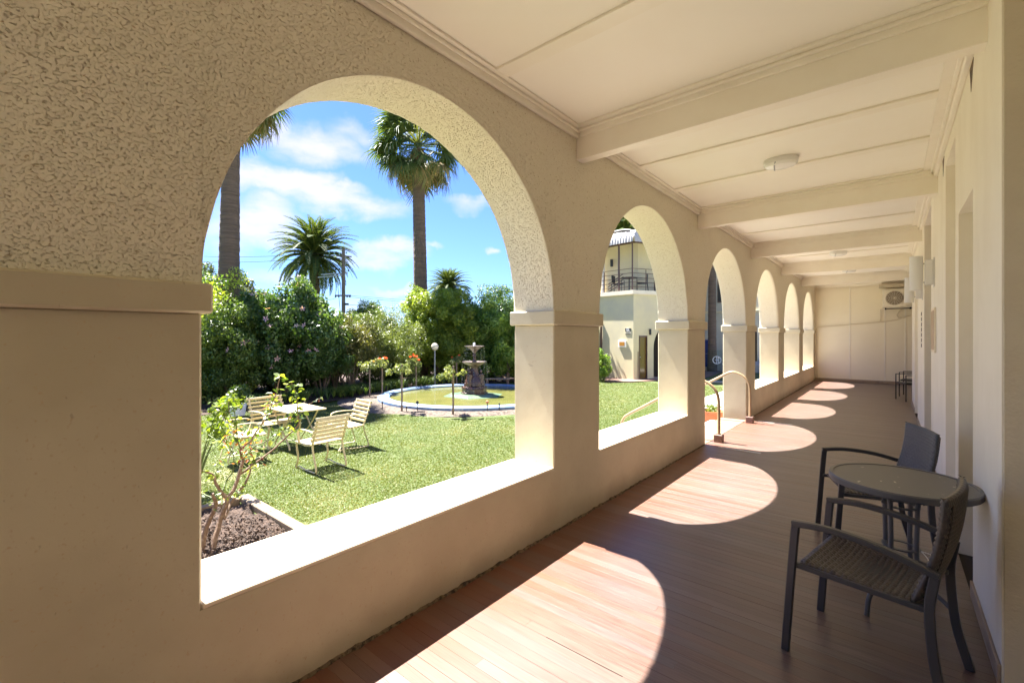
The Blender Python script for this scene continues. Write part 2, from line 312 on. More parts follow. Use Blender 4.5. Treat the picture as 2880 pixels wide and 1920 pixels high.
M['blue_rim'] = mat('pale_blue_painted_concrete', (.10, .17, .29), .6, var=[(5, (.22, .28, .34), .50, .62, 6), (14, (.06, .10, .18), .58, .72, 5)], bump=('noise', 40, .5, .008))
M['water'] = mat('murky_green_water', (.155, .15, .048), .06, var=[(1.1, (.115, .12, .035), .4, .65, 4)], bump=('noise', 7, .35, .02), spec=.6)
M['fount'] = mat('wet_brown_cast_stone', (.045, .02, .014), .22, var=[(14, (.085, .042, .03), .5, .7, 5), (40, (.02, .015, .012), .55, .7, 4)], bump=('noise', 22, .8, .03), spec=.7)
M['bowl_stone'] = mat('weathered_bowl', (.15, .12, .095), .4, var=[(10, (.06, .035, .028), .44, .6, 5)], bump=('noise', 30, .5, .01), spec=.6)
M['algae'] = mat('algae_covered_plinth', (.07, .13, .08), .4, var=[(5, (.16, .18, .09), .5, .7, 5)], bump=('noise', 20, .5, .02))
M['spray'] = mat('falling_water', (.9, .93, .95), .12, trans=.55, spec=.7, ior=1.2)
M['foam'] = mat('white_water_jet', (.9, .93, .95), .4)
M['cream_metal'] = mat('cream_painted_metal', (.52, .44, .27), .45, var=[(12, (.44, .37, .22), .5, .72, 4)], bump=('noise', 120, .12, .002))
M['stake'] = mat('weathered_hardwood_stake', (.26, .195, .135), .85, var=[(20, (.17, .12, .08), .45, .6, 5)], stretch=(1, 1, .2), bump=('noise', 60, .5, .004))
M['stem'] = mat('rose_cane_bark', (.17, .105, .07), .8, var=[(30, (.30, .22, .16), .5, .65, 5)], bump=('noise', 80, .6, .004))
M['greenstem'] = mat('green_rose_cane', (.10, .13, .035), .6)
M['bark'] = mat('grey_brown_bark', (.13, .095, .07), .9, var=[(8, (.22, .17, .12), .5, .65, 5)], stretch=(1, 1, .25), bump=('noise', 20, .8, .03))
M['palm_bark'] = mat('ringed_palm_bark', (.115, .078, .055), .9, var=[(3, (.16, .11, .078), .4, .6, 5)], stretch=(.6, .6, 7), bump=('noise', 4, 1, .06), bump2=('noise', 12, .4, .02))
M['date_bark'] = mat('leaf_scarred_palm_bark', (.17, .125, .085), .9, var=[(3, (.07, .05, .035), .45, .6, 5)], bump=('pits', 5, 1, .2))
M['fan'] = mat('fan_palm_leaf', (.06, .10, .03), .55, spec=.25, attr=[(.045, .08, .025), (.085, .125, .04), (.15, .16, .07), (.34, .24, .13)], leaf=.25)
M['date'] = mat('date_palm_leaf', (.05, .08, .03), .6, spec=.15, attr=[(.035, .06, .022), (.06, .095, .032), (.11, .14, .045), (.22, .20, .07)], leaf=.2)
M['pole'] = mat('weathered_pole_timber', (.20, .155, .125), .9, stretch=(1, 1, .1), var=[(20, (.12, .09, .07), .45, .6, 4)], bump=('noise', 30, .4, .01))
M['galv'] = mat('galvanised_steel', (.35, .36, .36), .5, metal=.3)
M['insul'] = mat('green_glass_insulator', (.25, .45, .42), .2)
M['wire'] = mat('black_cable', (.04, .04, .04), .7)
M['bwall'] = mat('cream_building_render', (.64, .56, .35), .8, var=[(1, (.57, .50, .34), .4, .65, 4)], bump=('noise', 25, .1, .005))
M['bwall2'] = mat('pale_grey_render', (.50, .47, .38), .8, var=[(1, (.44, .415, .34), .4, .65, 4)])
M['awning'] = mat('pale_corrugated_sheet', (.40, .385, .37), .5)
M['brown_steel'] = mat('dark_brown_steel', (.10, .055, .04), .5)
M['amber'] = mat('amber_door_glass', (.16, .10, .03), .08, spec=.7)
M['orange'] = mat('orange_menu_panel', (.45, .20, .03), .5)
M['tile'] = mat('weathered_roof_tile', (.33, .22, .17), .85)
M['window'] = mat('dark_window_glass', (.03, .032, .035), .06, spec=.8)
M['blue'] = mat('blue_fabric_screen', (.012, .03, .16), .6)
M['clear'] = mat('clear_glass', (.85, .95, .9), .02, trans=1.0, ior=1.1)
M['petal_pink'] = mat('pink_petal', (.85, .50, .62), .6, leaf=.45)
M['petal_red'] = mat('red_orange_petal', (.75, .10, .05), .55, leaf=.3)

def leafmat(name, ramp, tr=.3, spec=.45, rough=.42):
    M[name] = mat(name, ramp[1], rough, attr=ramp, leaf=tr, spec=spec)
leafmat('leaf_yellow', [(.10, .15, .02), (.24, .31, .045), (.42, .48, .08), (.58, .60, .13)], .4)
leafmat('leaf_dark', [(.028, .058, .014), (.055, .105, .024), (.095, .16, .038), (.16, .22, .07)], .28, .45, .4)
leafmat('leaf_mid', [(.04, .075, .016), (.08, .13, .026), (.13, .185, .038), (.20, .24, .06)])
leafmat('leaf_brown', [(.05, .07, .015), (.09, .10, .028), (.14, .135, .04), (.25, .19, .08)])
leafmat('leaf_olive', [(.05, .075, .022), (.09, .12, .035), (.15, .18, .06), (.24, .26, .11)])
leafmat('leaf_conifer', [(.075, .12, .014), (.15, .21, .024), (.24, .29, .04), (.36, .36, .07)], .4)
leafmat('leaf_fresh', [(.06, .12, .02), (.13, .22, .035), (.21, .30, .06), (.33, .39, .12)], .38)
leafmat('leaf_gum', [(.04, .055, .028), (.075, .095, .045), (.12, .14, .07), (.18, .18, .10)])
leafmat('leaf_rose', [(.045, .08, .016), (.11, .16, .022), (.21, .27, .035), (.33, .35, .06)], .34)
leafmat('leaf_red', [(.10, .02, .012), (.25, .05, .02), (.40, .12, .03), (.45, .2, .05)], .35)
leafmat('leaf_pale', [(.07, .10, .035), (.14, .17, .06), (.24, .26, .11), (.36, .34, .20)], .3)
leafmat('straw', [(.16, .10, .05), (.28, .19, .10), (.40, .29, .16), (.5, .38, .22)], .15)

# ------------------------------------------------------------------ mesh helpers
class MB:
    def __init__(s):
        s.v = []; s.f = []; s.n = 0
    def add(s, vs, fs):
        vs = [tuple(p) for p in vs]
        s.v += vs; s.f += [tuple(i + s.n for i in f) for f in fs]; s.n += len(vs)
        return s
    def box(s, x0, x1, y0, y1, z0, z1, c=0.0, mtx=None):
        lo = (min(x0, x1), min(y0, y1), min(z0, z1)); hi = (max(x0, x1), max(y0, y1), max(z0, z1))
        if c <= 0:
            vs = [(a, b, d) for a in (lo[0], hi[0]) for b in (lo[1], hi[1]) for d in (lo[2], hi[2])]
            fs = [(0, 1, 3, 2), (4, 6, 7, 5), (0, 4, 5, 1), (2, 3, 7, 6), (0, 2, 6, 4), (1, 5, 7, 3)]
        else:
            vs = []; idx = {}
            for sx in (0, 1):
                for sy in (0, 1):
                    for sz in (0, 1):
                        sg = (sx, sy, sz)
                        for a in range(3):
                            p = []
                            for k in range(3):
                                e = hi[k] if sg[k] else lo[k]
                                if k != a: e += (-c if sg[k] else c)
                                p.append(e)
                            idx[(sg, a)] = len(vs); vs.append(tuple(p))
            fs = []
            for a in range(3):
                b, d = (a + 1) % 3, (a + 2) % 3
                for sa in (0, 1):
                    q = []
                    for (sb, sd) in ((0, 0), (1, 0), (1, 1), (0, 1)):
                        sg = [0, 0, 0]; sg[a] = sa; sg[b] = sb; sg[d] = sd; q.append(idx[(tuple(sg), a)])
                    fs.append(tuple(q if sa else q[::-1]))
            for a in range(3):
                b = (a + 1) % 3; d = (a + 2) % 3
                for sa in (0, 1):
                    for sb in (0, 1):
                        g0 = [0, 0, 0]; g0[a] = sa; g0[b] = sb; g1 = list(g0); g1[d] = 1
                        q = [idx[(tuple(g0), a)], idx[(tuple(g1), a)], idx[(tuple(g1), b)], idx[(tuple(g0), b)]]
                        fs.append(tuple(q if (sa == sb) == False else q[::-1]))
            for sg in [(a, b, d) for a in (0, 1) for b in (0, 1) for d in (0, 1)]:
                q = (idx[(sg, 0)], idx[(sg, 1)], idx[(sg, 2)])
                fs.append(q if (sum(sg) % 2 == 1) else q[::-1])
        if mtx is not None:
            vs = [mtx @ Vector(p) for p in vs]
        return s.add(vs, fs)
    def tube(s, pts, r, n=8, cap=True, rect=None, up=None, close=False):
        pts = [Vector(p) for p in pts]; m = len(pts)
        rs = r if isinstance(r, (list, tuple)) else [r] * m
        base = s.n; t0 = (pts[1] - pts[0]).normalized()
        u = Vector(up) if up else (Vector((0, 0, 1)) if abs(t0.z) < .9 else Vector((1, 0, 0)))
        u = (u - t0 * u.dot(t0)).normalized()
        vs = []
        for i in range(m):
            if close: t = (pts[(i + 1) % m] - pts[i - 1]).normalized()
            elif i == 0: t = t0
            elif i == m - 1: t = (pts[i] - pts[i - 1]).normalized()
            else: t = (pts[i + 1] - pts[i - 1]).normalized()
            u = (u - t * u.dot(t))
            u = u.normalized() if u.length > 1e-6 else t.orthogonal().normalized()
            w = t.cross(u)
            if rect:
                a, b = rect[0] / 2 * rs[i], rect[1] / 2 * rs[i]; ch = min(a, b) * .35
                prof = [(a, -b + ch), (a, b - ch), (a - ch, b), (-a + ch, b), (-a, b - ch), (-a, -b + ch), (-a + ch, -b), (a - ch, -b)]
                for (p, q) in prof: vs.append(pts[i] + w * p + u * q)
            else:
                for k in range(n):
                    a = 2 * math.pi * k / n; vs.append(pts[i] + (w * math.cos(a) + u * math.sin(a)) * rs[i])
        nn = 8 if rect else n; fs = []
        for i in range(m if close else m - 1):
            j = (i + 1) % m
            for k in range(nn):
                k2 = (k + 1) % nn; fs.append((i * nn + k, i * nn + k2, j * nn + k2, j * nn + k))
        if cap and not close:
            fs.append(tuple(range(nn))[::-1]); fs.append(tuple((m - 1) * nn + k for k in range(nn)))
        return s.add(vs, fs)
    def lathe(s, prof, n=32, c=(0, 0, 0), fn=None):
        vs = []; fs = []; m = len(prof)
        for i, (r, z) in enumerate(prof):
            for k in range(n):
                a = 2 * math.pi * k / n; rr = r * (fn(a, z) if fn else 1)
                vs.append((c[0] + rr * math.cos(a), c[1] + rr * math.sin(a), c[2] + z))
        for i in range(m - 1):
            for k in range(n):
                k2 = (k + 1) % n; fs.append((i * n + k, i * n + k2, (i + 1) * n + k2, (i + 1) * n + k))
        flat = max(q[1] for q in prof) - min(q[1] for q in prof) < 1e-6
        if prof[0][0] > 1e-5 and not flat: fs.append(tuple(range(n))[::-1])
        if prof[-1][0] > 1e-5 and not flat and abs(prof[-1][1] - prof[0][1]) > 1e-6: fs.append(tuple((m - 1) * n + k for k in range(n)))
        return s.add(vs, fs)
    def prism(s, poly, z0, z1):
        n = len(poly)
        vs = [(x, y, z0) for x, y in poly] + [(x, y, z1) for x, y in poly]
        fs = [tuple(range(n))[::-1], tuple(range(n, 2 * n))] + [(i, (i + 1) % n, n + (i + 1) % n, n + i) for i in range(n)]
        return s.add(vs, fs)
    def mesh(s, name, material, smooth=False, angle=None):
        me = bpy.data.meshes.new(name); me.from_pydata(s.v, [], s.f)
        for mm in (material if isinstance(material, list) else [material]): me.materials.append(mm)
        if smooth:
            me.polygons.foreach_set('use_smooth', [True] * len(me.polygons))
            if angle: me.set_sharp_from_angle(angle=R(angle))
        me.update(); return me
    def obj(s, name, material, parent=None, smooth=False, angle=40):
        return link(name, s.mesh(name, material, smooth, angle), parent)

def link(name, me, parent=None, loc=None, rot=None):
    o = bpy.data.objects.new(name, me); COL.objects.link(o)
    if parent: o.parent = parent
    if loc: o.location = loc
    if rot: o.rotation_euler = rot
    return o
def empty(name, label=None, cat=None, loc=(0, 0, 0), rz=0, group=None):
    o = bpy.data.objects.new(name, None); COL.objects.link(o); o.location = loc; o.rotation_euler = (0, 0, rz); o.empty_display_size = .1
    if label: o['label'] = label
    if cat: o['category'] = cat
    if group: o['group'] = group
    return o
def tag(o, label=None, cat=None, group=None, kind=None):
    for k, v in (('label', label), ('category', cat), ('group', group), ('kind', kind)):
        if v: o[k] = v
    return o
def copy_tree(src, parent=None, loc=None, rz=None, label=None):
    c = src.copy(); COL.objects.link(c); c.parent = parent
    if loc: c.location = loc
    if rz is not None: c.rotation_euler = (0, 0, rz)
    if label: c['label'] = label
    for ch in list(src.children): copy_tree(ch, c)
    return c
def fastmesh(name, V, F, material, vattr=None, smooth=False):
    """V (n,3) float array, F (m,k) int array"""
    me = bpy.data.meshes.new(name)
    V = np.asarray(V, dtype=np.float32); F = np.asarray(F, dtype=np.int32); m, k = F.shape
    me.vertices.add(len(V)); me.vertices.foreach_set('co', V.ravel())
    me.loops.add(m * k); me.loops.foreach_set('vertex_index', F.ravel())
    me.polygons.add(m); me.polygons.foreach_set('loop_start', np.arange(0, m * k, k, dtype=np.int32))
    try: me.polygons.foreach_set('loop_total', np.full(m, k, dtype=np.int32))
    except Exception: pass
    if smooth: me.polygons.foreach_set('use_smooth', np.ones(m, dtype=bool))
    me.materials.append(material)
    me.update(calc_edges=True)
    if vattr is not None:
        a = me.attributes.new('v', 'FLOAT', 'FACE'); a.data.foreach_set('value', np.asarray(vattr, dtype=np.float32))
    me.validate()
    return me

# ------------------------------------------------------------------ ground
GZ = -0.5
def grid_sheet(name, x0, x1, y0, y1, z, nx, ny, material, hfn=None):
    xs = np.linspace(x0, x1, nx + 1); ys = np.linspace(y0, y1, ny + 1)
    X, Y = np.meshgrid(xs, ys, indexing='ij'); Zv = np.full(X.shape, z) if hfn is None else z + hfn(X, Y)
    V = np.stack([X, Y, Zv], -1).reshape(-1, 3)
    i = np.arange(nx)[:, None] * (ny + 1) + np.arange(ny)[None, :]
    F = np.stack([i, i + ny + 1, i + ny + 2, i + 1], -1).reshape(-1, 4)
    return fastmesh(name, V, F, material, smooth=True)
def undul(X, Y):
    return -.12 * ((X > -6.4) & (Y < 2.3)) - .1 * (((X + 11) ** 2 + (Y - 11.15) ** 2) < 3.5 ** 2) + .018 * np.sin(X * .9 + 1) * np.sin(Y * .7) + .01 * np.sin(X * 2.1 + Y * 1.3)
lawn = link('lawn', grid_sheet('lawn', -60, -2.53, -40, 80, GZ - .02, 180, 300, M['grass_ground'], undul)); tag(lawn, kind='structure')
far = MB(); far.add([(-900, -900, GZ - .09), (900, -900, GZ - .09), (900, 900, GZ - .09), (-900, 900, GZ - .09)], [(0, 1, 2, 3)])
tag(far.obj('ground', M['grass_ground']), kind='structure')

# near lawn blades: one object
def grass_blades(n):
    x = rng.uniform(-14.5, -2.6, n); y = rng.uniform(-.5, 20, n)
    # keep where the openings show lawn, thinner with distance
    d = np.sqrt(x * x + y * y)
    keep = (rng.random(n) < np.clip(6.5 / d, .16, 1) ** 1.5)
    keep &= ~((x > -6.52) & (y < 2.40)) & (((x + 11.0) ** 2 + (y - 11.1) ** 2) > 3.84 ** 2)
    keep &= (y > -x * .3 - 1.5)
    keep &= ~((x > -4.93) & (y > 6.65))
    x = x[keep]; y = y[keep]; n = len(x)
    z = GZ - .02 + undul(x, y)
    h = rng.uniform(.007, .016, n); w = rng.uniform(.0035, .007, n) * (1 + d[keep] / 9); a = rng.uniform(0, 2 * np.pi, n); l = rng.uniform(-.02, .02, (n, 2))
    dx = np.cos(a) * w; dy = np.sin(a) * w
    V = np.empty((n, 3, 3)); V[:, 0] = np.stack([x - dx, y - dy, z], -1); V[:, 1] = np.stack([x + dx, y + dy, z], -1); V[:, 2] = np.stack([x + l[:, 0], y + l[:, 1], z + h], -1)
    pv = .5 + .5 * np.sin(x * 1.7 + 2 * np.sin(y * .9)) * np.sin(y * 1.3 + 1.7 * np.sin(x * .8))
    dry = np.zeros(n)
    for (cx, cy, r_) in ((-6.1, 4.0, .5), (-8.5, 6.3, .6), (-7.5, 6.9, .5), (-5.6, 3.1, .5), (-6.6, 7.9, .6), (-7.2, 5.6, .35), (-9.7, 16.5, .8), (-5.0, 2.9, .4)):
        dry = np.maximum(dry, np.exp(-((x - cx) ** 2 + (y - cy) ** 2) / r_ ** 2))
    val = np.clip(rng.uniform(0, .55, n) + .2 * pv + .6 * dry * rng.random(n) + (rng.random(n) > .93) * .45, 0, 1)
    return fastmesh('grass_blades', V.reshape(-1, 3), np.arange(n * 3).reshape(-1, 3), M['blade'], val)
tag(link('grass', grass_blades(1000000)), 'short bright green grass blades of the mown lawn', 'grass', kind='stuff')

# path beside the veranda and the brown paving by the tower
p = MB(); p.box(-4.9, -3.42, 6.7, 45, GZ - .1, GZ + .012, .004); p.box(-3.418, -2.55, 9.9, 45, GZ - .1, GZ + .012, .004)
tag(p.obj('garden_path', M['path']), kind='structure')
p = MB(); p.prism([(-14, 19.2), (-11, 19.0), (-9.2, 19.5), (-7.2, 23), (-7.9, 33.4), (-9, 33.4), (-14, 24)], GZ - .1, GZ + .02)
tag(p.obj('paving', M['brownpave']), kind='structure')

# ------------------------------------------------------------------ veranda floor
W0 = -2.1125; WO = -2.53      # inner and outer face of the arcade
RW = 0.39                     # face of the house wall
floor = empty('veranda_floor'); tag(floor, kind='structure')
sb = MB(); sb.box(WO + .02, 2.0, -10.3, 19.9, -.5, -.022); sb.obj('subfloor', M['dark'], floor)
BW = .066
def board_mesh(L_):
    b = MB(); b.box(0, L_, .0004, BW - .0004, -.02, 0, .0006); return b.mesh('floor_board', M['floor'])
lens = {}
def bmesh_len(L_):
    k = round(L_, 2)
    if k not in lens: lens[k] = board_mesh(k)
    return lens[k]
k0, k1 = 7, 140
for k in range(k0, k1):
    y = k * BW; right = 1.95 if y < 3.0 else RW - .004
    xs = W0 + .006
    cut = random.choice([.55, .8, 1.05, 1.3, 1.55, 1.8]) if k % 3 == 0 else None
    if cut is None:
        link('floor_board', bmesh_len(right - xs), floor, (xs, y, random.uniform(-.0006, .0003))); continue
    link('floor_board', bmesh_len(cut - .003), floor, (xs, y, random.uniform(-.0008, .0004)))
    link('floor_board', bmesh_len(right - xs - cut), floor, (xs + cut, y, random.uniform(-.0008, .0004)))
fb_ = MB()
for k in list(range(-156, k0)) + list(range(k1, 299)):
    y = k * BW
    right = 1.95 if (y < 3.0 or y > 14.3) else (2.0 if 7.75 < y < 9.2 else RW - .004)
    fb_.box(W0 + .006, right, y + .0004, y + BW - .0004, -.02, random.uniform(-.0006, .0003), .0006)
ob = fb_.obj('floor_board_run', M['floor'], floor); ob['kind'] = 'stuff'
t_ = MB(); t_.box(-1.41, -.97, 1.9765, 1.9815, .0004, .0012); t_.obj('open_joint', M['dark'], floor)
t_ = MB(); t_.box(WO - .03, W0 + .002, 7.012, 9.508, -.12, .004, .006); t_.obj('threshold', M['kerb'], floor)
t_ = MB(); t_.box(W0 + .2, W0 + .75, 6.93, 6.965, .001, .006, .002); t_.box(W0 + .2, W0 + .75, 9.52, 9.555, .001, .006, .002); t_.obj('metal_strip', M['white'], floor)

# ------------------------------------------------------------------ arcade wall
PIER = [(-9.93, -9.14), (-6.68, -5.89), (-3.43, -2.64), (-.18, .605), (3.073, 3.83), (6.27, 7.01), (9.51, 10.25), (12.77, 13.51), (16.07, 16.79), (19.36, 19.74)]  # rearmost bays, unseen behind the camera, were added to let in more light
SILL = .53; IMPB = 1.69; IMPT = 1.81; WTOP = 3.42; CROWN = 3.072
arc = empty('arcade_wall', 'cream roughcast arcade wall with round arches between the veranda and the garden', 'wall')
for (a, b) in PIER:
    p = MB(); p.box(WO, W0, a, b, -.6, IMPB + .004, .009); p.obj('pier', M['paint'], arc)
    p = MB(); p.box(WO - .028, W0 + .028, a - .032, b + .032 if b < 19 else b, IMPB, IMPT, .009); p.obj('impost', M['paint'], arc)
for i in range(len(PIER) - 1):
    a = PIER[i][1]; b = PIER[i + 1][0]
    if i == 5: continue
    p = MB(); p.box(WO + .002, W0 - .0003, a - .01, b + .01, -.6, SILL - .022); p.obj('low_wall', M['paint'], arc)
    p = MB(); p.box(WO - .012, W0 + .0005, a + .001, b - .001, SILL - .022, SILL, .004); p.obj('sill', M['sill'], arc)
def disp(P):
    q = Vector(P)
    q = Vector((q.x, q.y * .8, q.z * 1.5)); a = noise.noise(q * 21) * .7 + noise.noise(q * 33 + Vector((5, 1, 2))) * .6
    a = -abs(a) * 1.5 + .35
    return a * .0035 + noise.noise(q * 2.2) * .006
def stucco_bay(V, F, y0, y1, c0, c1, step):
    """roughcast above the imposts from c0 to c1 with an arch between y0 and y1"""
    cols = []
    nl = max(2, int((y0 - c0) / step)); nr = max(2, int((c1 - y1) / step)); na = max(24, int(3.85 / step))
    for i in range(nl): cols.append((c0 + (y0 - c0) * i / nl, IMPT, 0))
    yc = (y0 + y1) / 2; r = (y1 - y0) / 2
    nu_ = max(12, int((y1 - y0) / step)); cs_ = [-1.0 + 2.0 * i / nu_ for i in range(nu_ + 1)]
    e_ = [-1 + (2.0 / nu_) * q for q in (.06, .25, .56)]
    cs_ = sorted(cs_ + e_ + [-q for q in e_])
    for c_ in cs_: cols.append((yc + r * c_, IMPT + (CROWN - IMPT) * math.sqrt(max(0, 1 - c_ * c_)), 1))
    for i in range(1, nr + 1): cols.append((y1 + (c1 - y1) * i / nr, IMPT, 0))
    nrow = max(6, int(1.6 / step)); nx = max(4, int(.42 / step))
    base = len(V); nc = len(cols)
    for face in (0, 1):
        x = W0 if face == 0 else WO
        rows = nrow if face == 0 else max(6, nrow // 6)
        b0 = len(V)
        for (y, z, _) in cols:
            for j in range(rows + 1): V.append((x, y, z + (WTOP - z) * j / rows))
        for c in range(nc - 1):
            for j in range(rows):
                a_ = b0 + c * (rows + 1) + j; b_ = a_ + rows + 1
                F.append((a_, b_, b_ + 1, a_ + 1) if face == 0 else (a_, a_ + 1, b_ + 1, b_))
    b0 = len(V)
    ac = [c for c in cols if c[2]]
    for (y, z, _) in ac:
        for j in range(nx + 1): V.append((W0 + (WO - W0) * j / nx, y, z))
    for c in range(len(ac) - 1):
        for j in range(nx):
            a_ = b0 + c * (nx + 1) + j; b_ = a_ + nx + 1
            F.append((a_, a_ + 1, b_ + 1, b_))
V = []; F = []
for i in range(len(PIER) - 1):
    a = PIER[i][1]; b = PIER[i + 1][0]
    c0 = sum(PIER[i]) / 2; c1 = sum(PIER[i + 1]) / 2 if i + 1 < 9 else 19.74
    stucco_bay(V, F, a, b, c0, c1, {2: .0125, 3: .0115, 4: .016, 5: .028}.get(i, .06))
me = fastmesh('roughcast', np.array(V), np.array(F), M['stucco'], smooth=True)
import bmesh
bm = bmesh.new(); bm.from_mesh(me); bmesh.ops.remove_doubles(bm, verts=bm.verts, dist=.0001); bmesh.ops.recalc_face_normals(bm, faces=bm.faces)
bm.normal_update()
dl = [(v, v.normal.copy() * disp(v.co)) for v in bm.verts if v.co.y < 8.5]
for v, d in dl: v.co += d
bm.to_mesh(me); bm.free()
link('roughcast', me, arc)
# crumbling mortar line where the low wall meets the boards
def crumble(y0, y1):
    vs = []; fs = []; n = int((y1 - y0) / .02)
    for i in range(n + 1):
        y = y0 + (y1 - y0) * i / n
        h = .010 + .02 * abs(noise.noise(Vector((y * 9, 0, 0)))) + .01 * abs(noise.noise(Vector((y * 31, 3, 0))))
        d = .009 + .022 * abs(noise.noise(Vector((y * 12, 7, 0))))
        vs += [(W0 - .003, y, h), (W0 + d * .6, y, h * .6), (W0 + d, y, .0006)]
    for i in range(n):
        for k in range(2): a_ = i * 3 + k; fs.append((a_, a_ + 3, a_ + 4, a_ + 1))
    m = MB(); m.add(vs, fs); o = m.obj('crumbled_edge', M['crack'], arc); return o
crumble(-.2, 7.0); crumble(9.52, 19.7)

# ------------------------------------------------------------------ ceiling
ceil = empty('veranda_ceiling'); tag(ceil, kind='structure')
CZ = 3.40
p = MB(); p.box(WO, 2.3, -10.3, 20.0, CZ + .03, CZ + .22); p.obj('roof_deck', M['trim'], ceil)
BY = [-9.6, -6.33, -3.08, .17, 3.415, 6.672, 9.88, 13.10, 16.40, 19.66]
for i, y in enumerate(BY[1:-1]):
    r_ = RW if y > 3 else 1.95
    p = MB(); p.box(W0 + .001, r_ + .01, y, y + .105, 3.135, CZ + .028, .004)
    p.obj('beam', M['trim'], ceil)
for i in range(len(BY) - 1):
    a = BY[i] + .105; b = BY[i + 1]
    x0 = W0 + .002; x1 = RW if a > 3 else 1.95
    if a > 16: x1 = 1.9
    fr = .095; g = (b - a - fr * 2) / 3
    ys = [a + .045]  # panels between boards
    edges = [a + fr]
    for k in range(3):
        ya = a + fr + k * g + (.06 if k else 0); yb = a + fr + (k + 1) * g - (.06 if k < 2 else 0)
        p = MB(); p.box(x0 + .07, x1 - .08, ya - .03, yb + .03, CZ, CZ + .012); p.obj('panel', M['ceiling'], ceil)
    # flat cover strips, proud of the panels
    def strip(xa, xb, ya, yb):
        p = MB(); p.box(xa, xb, ya, yb, CZ - .018, CZ - .0005, .002); p.obj('batten', M['trim'], ceil)
    strip(x0, x0 + .078, a, b); strip(x1 - .12, x1, a, b)
    strip(x0 + .0785, x1 - .1205, a, a + fr); strip(x0 + .0785, x1 - .1205, b - fr, b)
    for k in (1, 2):
        yk = a + fr + k * g; strip(x0 + .0785, x1 - .1205, yk - .058, yk + .058)
    # cornice moulding: two steps on every side of the bay
    p = MB()
    p.box(x0, x0 + .03, a, b, CZ - .085, CZ - .0185, .006); p.box(x0 + .0305, x0 + .05, a, b, CZ - .045, CZ - .0185, .005)
    p.box(x0 + .051, x1 - .05, b - .022, b - .0005, CZ - .08, CZ - .0185, .006); p.box(x0 + .051, x1 - .05, b - .05, b - .0225, CZ - .042, CZ - .0185, .005)
    p.box(x0 + .051, x1 - .05, a + .0005, a + .022, CZ - .08, CZ - .0185, .006)
    p.box(x1 - .035, x1, a, b, CZ - .09, CZ - .0185, .006); p.box(x1 - .06, x1 - .0355, a, b, CZ - .045, CZ - .0185, .005)
    p.obj('cornice', M['trim'], ceil)

# ------------------------------------------------------------------ house wall on the right
hw = empty('house_wall', 'cream plastered house wall with deep door and window recesses along the right of the veranda', 'wall')
WT = CZ + .02
segs = [(3.03, 3.975, 0), (4.747, 4.966, 0), (5.79, 7.73, 0), (9.25, 11.44, 0), (12.8, 14.3, 0)]
p = MB()
for a, b, _ in segs: p.box(RW, RW + .34, a, b, -.02, WT)
p.box(RW, RW + .34, 3.975, 4.747, 2.51, WT); p.box(RW, RW + .34, 4.966, 5.79, 3.165, WT); p.box(RW, RW + .34, 7.73, 9.25, 3.26, WT); p.box(RW, RW + .34, 11.44, 12.8, 2.7, WT)
p.obj('plaster_wall', M['plaster'], hw)
p = MB(); p.box(RW + .006, 2.2, 3.022, 3.0295, -.02, WT, .002); p.obj('return_wall', M['rough_plaster'], hw)
p = MB(); p.box(1.95, 2.2, -10.3, 3.02, -.02, WT); p.box(-2.6, 1.95, -10.4, -9.94, -.5, WT); p.obj('rear_wall', M['plaster'], hw)
p = MB(); p.box(RW + .3, RW + .34, 3.99, 4.73, 0, 2.5); p.box(RW + .3, RW + .34, 4.98, 5.78, 0, 3.15); p.obj('door', M['trim'], hw)
p = MB(); p.box(RW + .34, 2.4, 7.55, 7.73, 0, WT); p.box(RW + .34, 2.4, 9.25, 9.45, 0, WT); p.box(2.25, 2.4, 7.73, 9.25, 0, WT); p.obj('lobby_wall', M['rough_plaster'], hw)
p = MB(); p.box(RW + .3, RW + .34, 11.45, 12.79, 0, 2.69); p.obj('door', M['trim'], hw)
p = MB(); p.box(RW + .34, 1.9, 14.1, 14.3, 0, WT); p.box(1.9, 2.1, 14.3, 19.74, 0, WT); p.obj('recess_wall', M['rough_plaster'], hw)
for a, b, _ in segs:
    p = MB(); p.box(RW - .014, RW - .0005, a + .002, b - .002, .001, .095, .003); p.obj('skirting', M['skirt'], hw)
# small gaps left where the plaster stops short of the cornice
for y in (4.02, 6.0):
    p = MB(); p.add([(RW - .002, y - .09, CZ - .1), (RW - .002, y + .09, CZ - .1), (RW - .002, y + .03, CZ - .27), (RW + .03, y, CZ - .14)], [(0, 2, 1), (0, 3, 2)]); p.obj('plaster_gap', M['crack'], hw)
ew = empty('end_wall', 'cream sheeted wall with cover strips closing the far end of the veranda', 'wall')
p = MB(); p.box(WO, 2.1, 19.742, 20.0, -.3, WT); p.obj('wall_sheet', M['endwall'], ew)
for x in (-1.096, -.151, .372):
    p = MB(); p.box(x - .02, x + .02, 19.728, 19.7415, .1, 3.3, .003); p.obj('cover_strip', M['trim'], ew)
p = MB(); p.box(W0 + .02, 1.9, 19.722, 19.7415, .002, .1, .003); p.obj('skirting', M['skirt'], ew)
p = MB(); p.box(-.3, 1.9, 19.40, 19.60, 3.19, 3.31); p.obj('bulkhead', M['rough_plaster'], ew)

